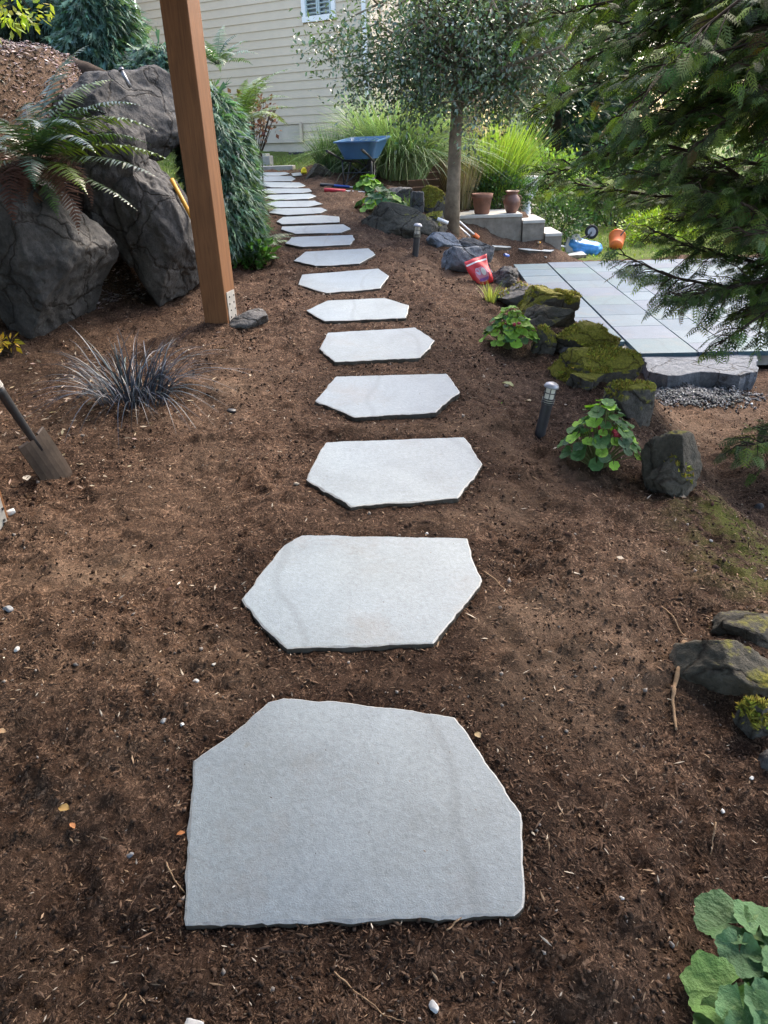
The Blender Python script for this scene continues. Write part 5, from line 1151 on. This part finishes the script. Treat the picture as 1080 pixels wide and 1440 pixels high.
# raised landing, steps and pots
def world_box(name, label, cat, x0, x1, y0, y1, zt, th, m, group=None):
    r = empty(name, ((x0+x1)/2, y0, zt-th), label, cat, group); cx = 0; w_ = x1-x0; d_ = y1-y0
    b = MB(); b.box((0, d_/2, (th-.05)/2), (w_-.006, d_-.03, th-.05)); b.build('riser', CONC_D, r, bevel=.005)
    b = MB(); b.box((0, d_/2, th-.025), (w_, d_, .05)); b.build('tread', CONC_L, r, bevel=.008); return r
CONC_D = plain('stained concrete', (.24, .21, .17), .9, .2, var=.3, scale=6, bmp=.4); CONC_L = plain('pale concrete cap', (.47, .45, .40), .85, .25, var=.12, scale=6, bmp=.2)
zl = at_y(690, 302, 13)[2]; xl, xr = at_y(612, 295, 13)[0], at_y(735, 300, 13)[0]
world_box('landing', 'raised concrete landing carrying the two terracotta pots', 'landing', xl, xr, 13.0, 13.9, zl, .9, CONC, 'concrete landing and steps')
x2 = at_y(766, 310, 13)[0]; z2 = at_y(750, 310, 12.9)[2]; world_box('step', 'middle concrete step right of the landing', 'step', xr+.004, x2, 12.95, 13.85, z2, .75, CONC, 'concrete landing and steps')
x3 = at_y(791, 328, 12.9)[0]; z3 = at_y(778, 328, 12.9)[2]; world_box('step', 'lowest concrete step, nearest the tipped wheelbarrow', 'step', x2+.004, x3, 12.9, 13.8, z3, .6, CONC, 'concrete landing and steps')
pc_ = at_y(677.5, 301, 13.2); r = empty('flower_pot', (pc_[0], pc_[1], zl), 'flared terracotta pot with a wide rim, left of the urn', 'pot')
b = MB(); b.lathe([(.112, 0), (.125, .02), (.158, .235), (.165, .24), (.172, .245), (.178, .315), (.165, .318), (.155, .29), (.10, .28)], 28); b.build('body', TERRA, r, True)
b = MB(); b.lathe([(.154, .283), (.02, .29)], 20); b.build('soil', plain('pot soil', (.04, .025, .018), .95), r)
pc_ = at_y(719, 302, 13.2); r = empty('urn', (pc_[0], pc_[1], zl), 'round bellied brown urn with narrow neck, right of the flared pot', 'urn')
TER2 = plain('brown glazed terracotta', (.17, .075, .05), .45, .5, var=.3, scale=7)
b = MB(); b.lathe([(.075, 0), (.085, .01), (.125, .09), (.142, .165), (.13, .225), (.095, .27), (.085, .29), (.112, .325), (.118, .338), (.10, .342), (.07, .30), (.06, .2)], 28); b.build('body', TER2, r, True)
for sg in (-1, 1): b = MB(); b.tube([(sg*.09, 0, .28), (sg*.15, 0, .25), (sg*.155, 0, .21), (sg*.138, 0, .18)], .010, 6); b.build('handle', TER2, r, True)
pu = at_y(741, 275, 15.2); gz_ = ground(pu[0], pu[1]); r = empty('planter', (pu[0], pu[1], gz_), 'white pedestal planter beyond the clipped shrub', 'planter')
hh = max(.5, at_y(741, 248, 15.2)[2]-gz_)
b = MB(); b.lathe([(.16, 0), (.16, .06), (.09, .10), (.08, hh*.45), (.12, hh*.55), (.21, hh*.72), (.23, hh*.92), (.27, hh*.95), (.27, hh), (.22, hh)], 24); b.build('bowl', WHITE, r, True)
# flat stones beyond the patio
for i, (pl, lb) in enumerate([([(691.8, 346.7), (717, 347.1), (719, 350), (695, 353.9)], 'small flat stone on the soil behind the blue grey rock'), ([(729, 354.4), (748.3, 348.6), (779, 352.7), (774.8, 356.8), (743.5, 358.2)], 'pointed flat stone on the soil left of the shovel'), ([(765.6, 361), (777, 356.3), (818, 356.8), (824, 362.3), (808.5, 365), (767.6, 365.4)], 'flat stone lying at the back edge of the patio')]):
    ww_ = [at(x, y) for x, y in pl]; zz = np.mean([k[2] for k in ww_]); PP = np.array([k[:2] for k in ww_]); A_ = np.c_[PP, np.ones(len(PP))]; cf = np.linalg.lstsq(A_, terrain(PP[:, 0], PP[:, 1]), rcond=None)[0]; cf[:2] = np.clip(cf[:2], -.2, .2); cf[2] = zz-PP.mean(0)@cf[:2]
    o = slab('flat_stone', PP, lambda x, y, cf=cf: cf[0]*x+cf[1]*y+cf[2]+.03, .09, [SLAB, SLAB_EDGE, SLAB_SIDE], step=.03, seed=50+i); tag(o, lb, 'flat stone', 'loose flat stones beyond the patio')
# shovel, leaning paver, blue sack, orange bucket
stick('shovel', 'long white shafted shovel with an orange end lying beyond the patio', 'shovel', lay(at(802, 352), .05), lay(at(757, 346), .05), .016, WHIT, parts=[('grip', .62, 1.0, .019, YEL)])
p = at(808, 357); b = MB(); b.add([(x, y, z) for y in (0, .045) for x, z in ((-.17, 0), (.17, .0), (.17, .25), (.08, .38), (-.12, .30), (-.18, .16))], [(0, 1, 2, 3, 4, 5), (11, 10, 9, 8, 7, 6)]+[(k, k+6, 6+(k+1) % 6, (k+1) % 6) for k in range(6)])
o = b.build('leaning_slab', CONC, None, False, tuple(p), bevel=.006); o.rotation_euler = (-.35, 0, .15); tag(o, 'small grey slab leaning upright against the blue sack', 'stone slab')
def sack(name, label, cat, p, d, m, rot, seed, sub=4):
    V, Fs = ico(sub); m_ = np.abs(V).max(1, keepdims=True); V = V*.45+V/m_*.55*.85
    V = V*(1+.16*fbm(V[:, 0]*1.8+seed, V[:, 1]*1.8, V[:, 2]*1.8, 4, seed))[:, None]; V = V*np.array(d)/2
    o = mk(name, V, Fs, m, smooth=True, loc=tuple(p)); o.rotation_euler = rot; return tag(o, label, cat)
sack('blue_sack', 'crumpled bright blue and white sack under the tipped wheelbarrow', 'sack', at(822, 356)+np.array([.0, .12, .1]), (.75, .5, .26), plain('blue plastic', (.06, .27, .62), .4, .5, var=.7, scale=3), (0, .2, -.4), 3)
p = at(868, 352); r = empty('bucket', p+np.array([0, .1, .12]), 'orange bucket tipped on its side beyond the patio', 'bucket', rot=(math.radians(-60), math.radians(35), 0))
b = MB(); b.lathe([(.12, -.12), (.125, -.10), (.15, .20), (.16, .20), (.16, .225), (.143, .225), (.118, -.095)], 24); b.build('body', ORG, r, True)
b = MB(); b.tube([(-.155, 0, .19), (-.1, .12, .24), (0, .16, .26), (.1, .12, .24), (.155, 0, .19)], .004, 6); b.build('bail', GREYM, r)
stick('iron_bar', 'thin dark bar leaning over the orange bucket', 'bar', lay(at(858, 352), .02), at_y(886, 314, at(858, 352)[1]+.1), .012, BLACKM)
# white shafts and orange head by the tree rocks
stick('rake', 'white shafted rake with an orange head behind the blue grey rock', 'rake', lay(at(668, 336), .05), at_y(636, 303, at(660, 330)[1]-.1), .016, WHIT, group='garden tools by the rocks', parts=[('head', -.14, .04, .035, ORG)])
stick('white_pole', 'second white pole beside the orange headed rake', 'pole', lay(at(660, 338), .05), at_y(632, 307, at(660, 330)[1]-.15), .014, WHIT, group='garden tools by the rocks')
stick('white_pipe', 'short white pipe lying on the flat grey rock', 'pipe', lay(at(630, 344), .22), lay(at(615, 338), .22), .02, WHIT)
# red pouch
def pouch():
    c = at(681, 400); r = empty('red_bag', c+np.array([0, -.02, 0]), 'red plastic bag with white printed panel lying against the blue grey rock', 'bag', rot=(math.radians(-28), math.radians(-16), math.radians(8)))
    n = 12; V = []; Fs = []; W_, H_ = .185, .235
    for s in (-1, 1):
        for j in range(n+1):
            for i in range(n+1):
                u, v = -1+2*i/n, j/n; bul = .034*(1-u**4)*(math.sin(math.pi*min(v*1.05, 1))**.7 if v > 0 else 0)+.001
                V.append((u*W_/2*(.82+.24*v)+.006*math.sin(v*7), s*bul+.006*math.sin(u*5+v*6), v*H_))
    k = (n+1)**2
    for j in range(n):
        for i in range(n): a = j*(n+1)+i; Fs += [(a, a+1, a+n+2, a+n+1), (k+a, k+a+n+1, k+a+n+2, k+a+1)]
    edge = [i for i in range(n+1)]+[j*(n+1)+n for j in range(1, n+1)]+[n*(n+1)+i for i in range(n-1, -1, -1)]+[j*(n+1) for j in range(n-1, 0, -1)]
    for a, b_ in zip(edge, edge[1:]+edge[:1]): Fs.append((b_, a, k+a, k+b_))
    mk('pouch', V, Fs, RED, r, smooth=True)
    def patch(name, u0, u1, v0, v1, m, oval=False, par=r):
        V = []; Fs = []; q = 10
        for j in range(q+1):
            for i in range(q+1):
                a, b_ = i/q, j/q
                if oval:
                    ang_ = a*2*math.pi; uu = (u0+u1)/2+(u1-u0)/2*b_*math.cos(ang_); vv = (v0+v1)/2+(v1-v0)/2*b_*math.sin(ang_)
                else: uu, vv = u0+(u1-u0)*a, v0+(v1-v0)*b_
                bul = .034*(1-uu**4)*(math.sin(math.pi*min(vv*1.05, 1))**.7 if vv > 0 else 0)+.001
                V.append((uu*W_/2*(.82+.24*vv)+.006*math.sin(vv*7), -bul+.006*math.sin(uu*5+vv*6)-patch.d, vv*H_))
        for j in range(q):
            for i in range(q): a = j*(q+1)+i; Fs.append((a, a+1, a+q+2, a+q+1))
        patch.d += .0008; return mk(name, V, Fs, m, par, smooth=True)
    patch.d = .001
    patch('seal_strip', -.93, .93, .80, .86, WHIT)
    patch('label_panel', -.62, .70, .08, .62, plain('pink print', (.62, .22, .30), .4), True)
    patch('printed_figure', -.42, -.02, .34, .62, plain('pale violet print', (.60, .55, .70), .4), True)
    patch('printed_figure', .02, .45, .28, .56, WHIT, True)
    patch('printed_band', -.45, .50, .12, .22, plain('purple print', (.22, .08, .30), .4))
pouch()
sack('blue_wrapper', 'scrap of blue and white wrapper on the dark furrowed rock', 'wrapper', at(712, 378)+np.array([0, .05, .2]), (.10, .08, .05), plain('blue wrap', (.12, .2, .55), .4, var=.6, scale=20), (.2, .3, .4), 9, 3)
sack('black_disc', 'small black plastic cap lying in the soil left of the path', 'cap', at(326, 580)+np.array([0, 0, .008]), (.05, .04, .02), BLACKM, (0, .1, 0), 2, 3)

# ------------------------------------------------------------------ loose leaves, pebbles, roots
def pebble(px, py, L, lb, m, seed):
    p = at(px, py); z = float(surf_pts([p[0]], [p[1]])[0]); rock(lb, (p[0], p[1], z+L*.22), (L, L*.7, L*.55), m, seed, (0, .2, seed), 'pebble', 'pebble', 'pebbles in the soil', sub=3)
PW = plain('white pebble', (.55, .55, .53), .7, .3, var=.15, scale=60); PG = plain('grey pebble', (.24, .25, .26), .8, .3, var=.2, scale=60); PT = plain('tan pebble', (.34, .29, .23), .8, .3, var=.2, scale=60)
for i, (px, py, L, lb, m) in enumerate([(610, 1417, .024, 'white oval pebble in the soil below the largest slab', PW), (275, 1458, .04, 'white stone cut by the bottom edge of the picture', PW), (232, 1021, .022, 'pair of grey pebbles left of the largest slab, bigger one', PG), (258, 1027, .016, 'pale pebble just left of the largest slab', PW), (181, 1196, .020, 'greenish grey pebble left of the largest slab', PG),
      (1035, 1340, .018, 'tan pebble beside the broad scalloped leaves', PT), (944, 1330, .014, 'grey pebble left of the scalloped leaves', PG), (872, 1278, .012, 'small white pebble right of the largest slab', PW), (1054, 1105, .014, 'white pebble near the right edge', PW), (1015, 1145, .014, 'white pebble below the dried root', PW),
      (276, 961, .020, 'pale flat pebble left of the second slab', PW), (600, 750, .014, 'white pebble behind the second slab', PW), (28, 925, .022, 'pale flake of stone by the left edge', PW), (14, 864, .034, 'grey stone at the left edge below the spade', PG), (417, 683, .026, 'brownish pebble left of the third slab', PT), (302, 940, .016, 'light chip of stone above the largest slab', PW),
      (712, 543, .028, 'tan pebble above the path light', PT), (18, 735, .05, 'pale stone at the foot of the left edge post', PW), (870, 800, .02, 'white chip below the wedge shaped rock', PW), (1000, 760, .016, 'white pebble left of the mossy patch', PW)]): pebble(px, py, L, lb, m, 200+i)
def leaf(px, py, L, lb, c, az):
    p = at(px, py); z = float(surf_pts([p[0]], [p[1]])[0]); V = []; Fs = []; n = 9
    for i in range(n):
        t = i/(n-1); w_ = .34*math.sin(math.pi*min(.04+.96*t, 1))**.8
        for s in (-1, 0, 1): V.append((s*w_*L, (t-.5)*L, (.10*abs(s)+.12*math.sin(t*3)+.03*math.sin(t*17)*s)*L))
    for i in range(n-1):
        for s in (0, 1): a = i*3+s; Fs.append((a, a+1, a+4, a+3))
    o = mk('fallen_leaf', V, Fs, DRYLEAF, None, np.tile(np.array(c), (len(V), 1)), True, (p[0], p[1], z+.006)); o.rotation_euler = (rng.normal(0, .15), rng.normal(0, .15), az); tag(o, lb, 'fallen leaf', 'fallen leaves on the soil')
for a in [(93, 1145, .032, 'yellow tan curled leaf on the soil at the lower left', (.50, .33, .13), 1.3), (102, 1163, .02, 'small orange leaf just below the yellow tan leaf', (.48, .22, .10), .9), (8, 1048, .028, 'tan sliver of leaf at the left edge', (.48, .33, .20), 1.5), (714, 542, .07, 'pale green leaf lying above the path light', (.36, .38, .20), .9), (742, 562, .05, 'thin straw coloured leaf left of the path light', (.50, .42, .28), .6),
          (672, 1040, .024, 'straw chip at the right rim of the largest slab', (.55, .42, .25), .5), (1030, 1320, .022, 'buff leaf touching the scalloped leaves', (.55, .40, .25), .2), (255, 1176, .02, 'orange brown leaf scrap left of the largest slab', (.40, .17, .07), 2.), (870, 800, .03, 'pale leaf right of the second slab', (.52, .45, .36), 1.0), (40, 680, .05, 'pale narrow leaf under the spade socket', (.48, .45, .40), .8), (140, 560, .05, 'brown curled leaf at the foot of the black grass', (.36, .22, .12), 2.5), (960, 700, .03, 'buff leaf in front of the wedge shaped rock', (.50, .40, .30), 1.)]: leaf(*a)
def root(label, pxs, r0, c, name='root', cat='root', lift=.008):
    P = np.array([at(*q) for q in pxs]); t = np.linspace(0, len(P)-1, len(P)*6); Q_ = np.stack([np.interp(t, range(len(P)), P[:, k]) for k in range(3)], -1)
    Q_[:, 2] = surf_pts(Q_[:, 0], Q_[:, 1])+lift; Q_[1:-1] += rng.normal(0, .0025, (len(Q_)-2, 3))
    for _ in range(2): Q_[1:-1] = (Q_[:-2]+Q_[1:-1]*2+Q_[2:])/4
    b = MB(); b.tube(Q_-P[0], np.linspace(r0, r0*.4, len(Q_))*(1+.15*rng.normal(size=len(Q_))), 7); tag(b.build(name, c, None, True, tuple(P[0])), label, cat)
RT_ = plain('dry root', (.30, .20, .12), .85, .2, var=.35, scale=40, bmp=.5)
root('dried tan root lying on the soil at the right', [(961, 912), (955, 940), (948, 965), (946, 990), (951, 1026)], .0085, RT_)
root('thin pale rootlet in the soil at the bottom centre', [(470, 1368), (490, 1388), (520, 1408), (545, 1428), (570, 1438)], .0022, RT_, 'rootlet', 'root', .004)
root('forked rootlet touching the left rim of the largest slab', [(235, 1215), (246, 1240), (262, 1258)], .002, RT_, 'rootlet', 'root', .004)
root('short twig in front of the largest slab', [(178, 1398), (166, 1420), (150, 1440)], .0022, RT_, 'twig', 'twig', .004)
root('bent twig below the right corner of the largest slab', [(628, 1312), (645, 1300), (664, 1286)], .0018, RT_, 'twig', 'twig', .004)
root('thin curved stem right of the second slab', [(680, 806), (700, 820), (716, 838)], .003, RT_, 'twig', 'twig', .005)
root('long straw stem lying above the dried root', [(930, 856), (950, 880), (965, 905)], .0025, RT_, 'twig', 'twig', .005)
root('twig right of the largest slab', [(1003, 1170), (1001, 1190), (999, 1205)], .0025, RT_, 'twig', 'twig', .005)
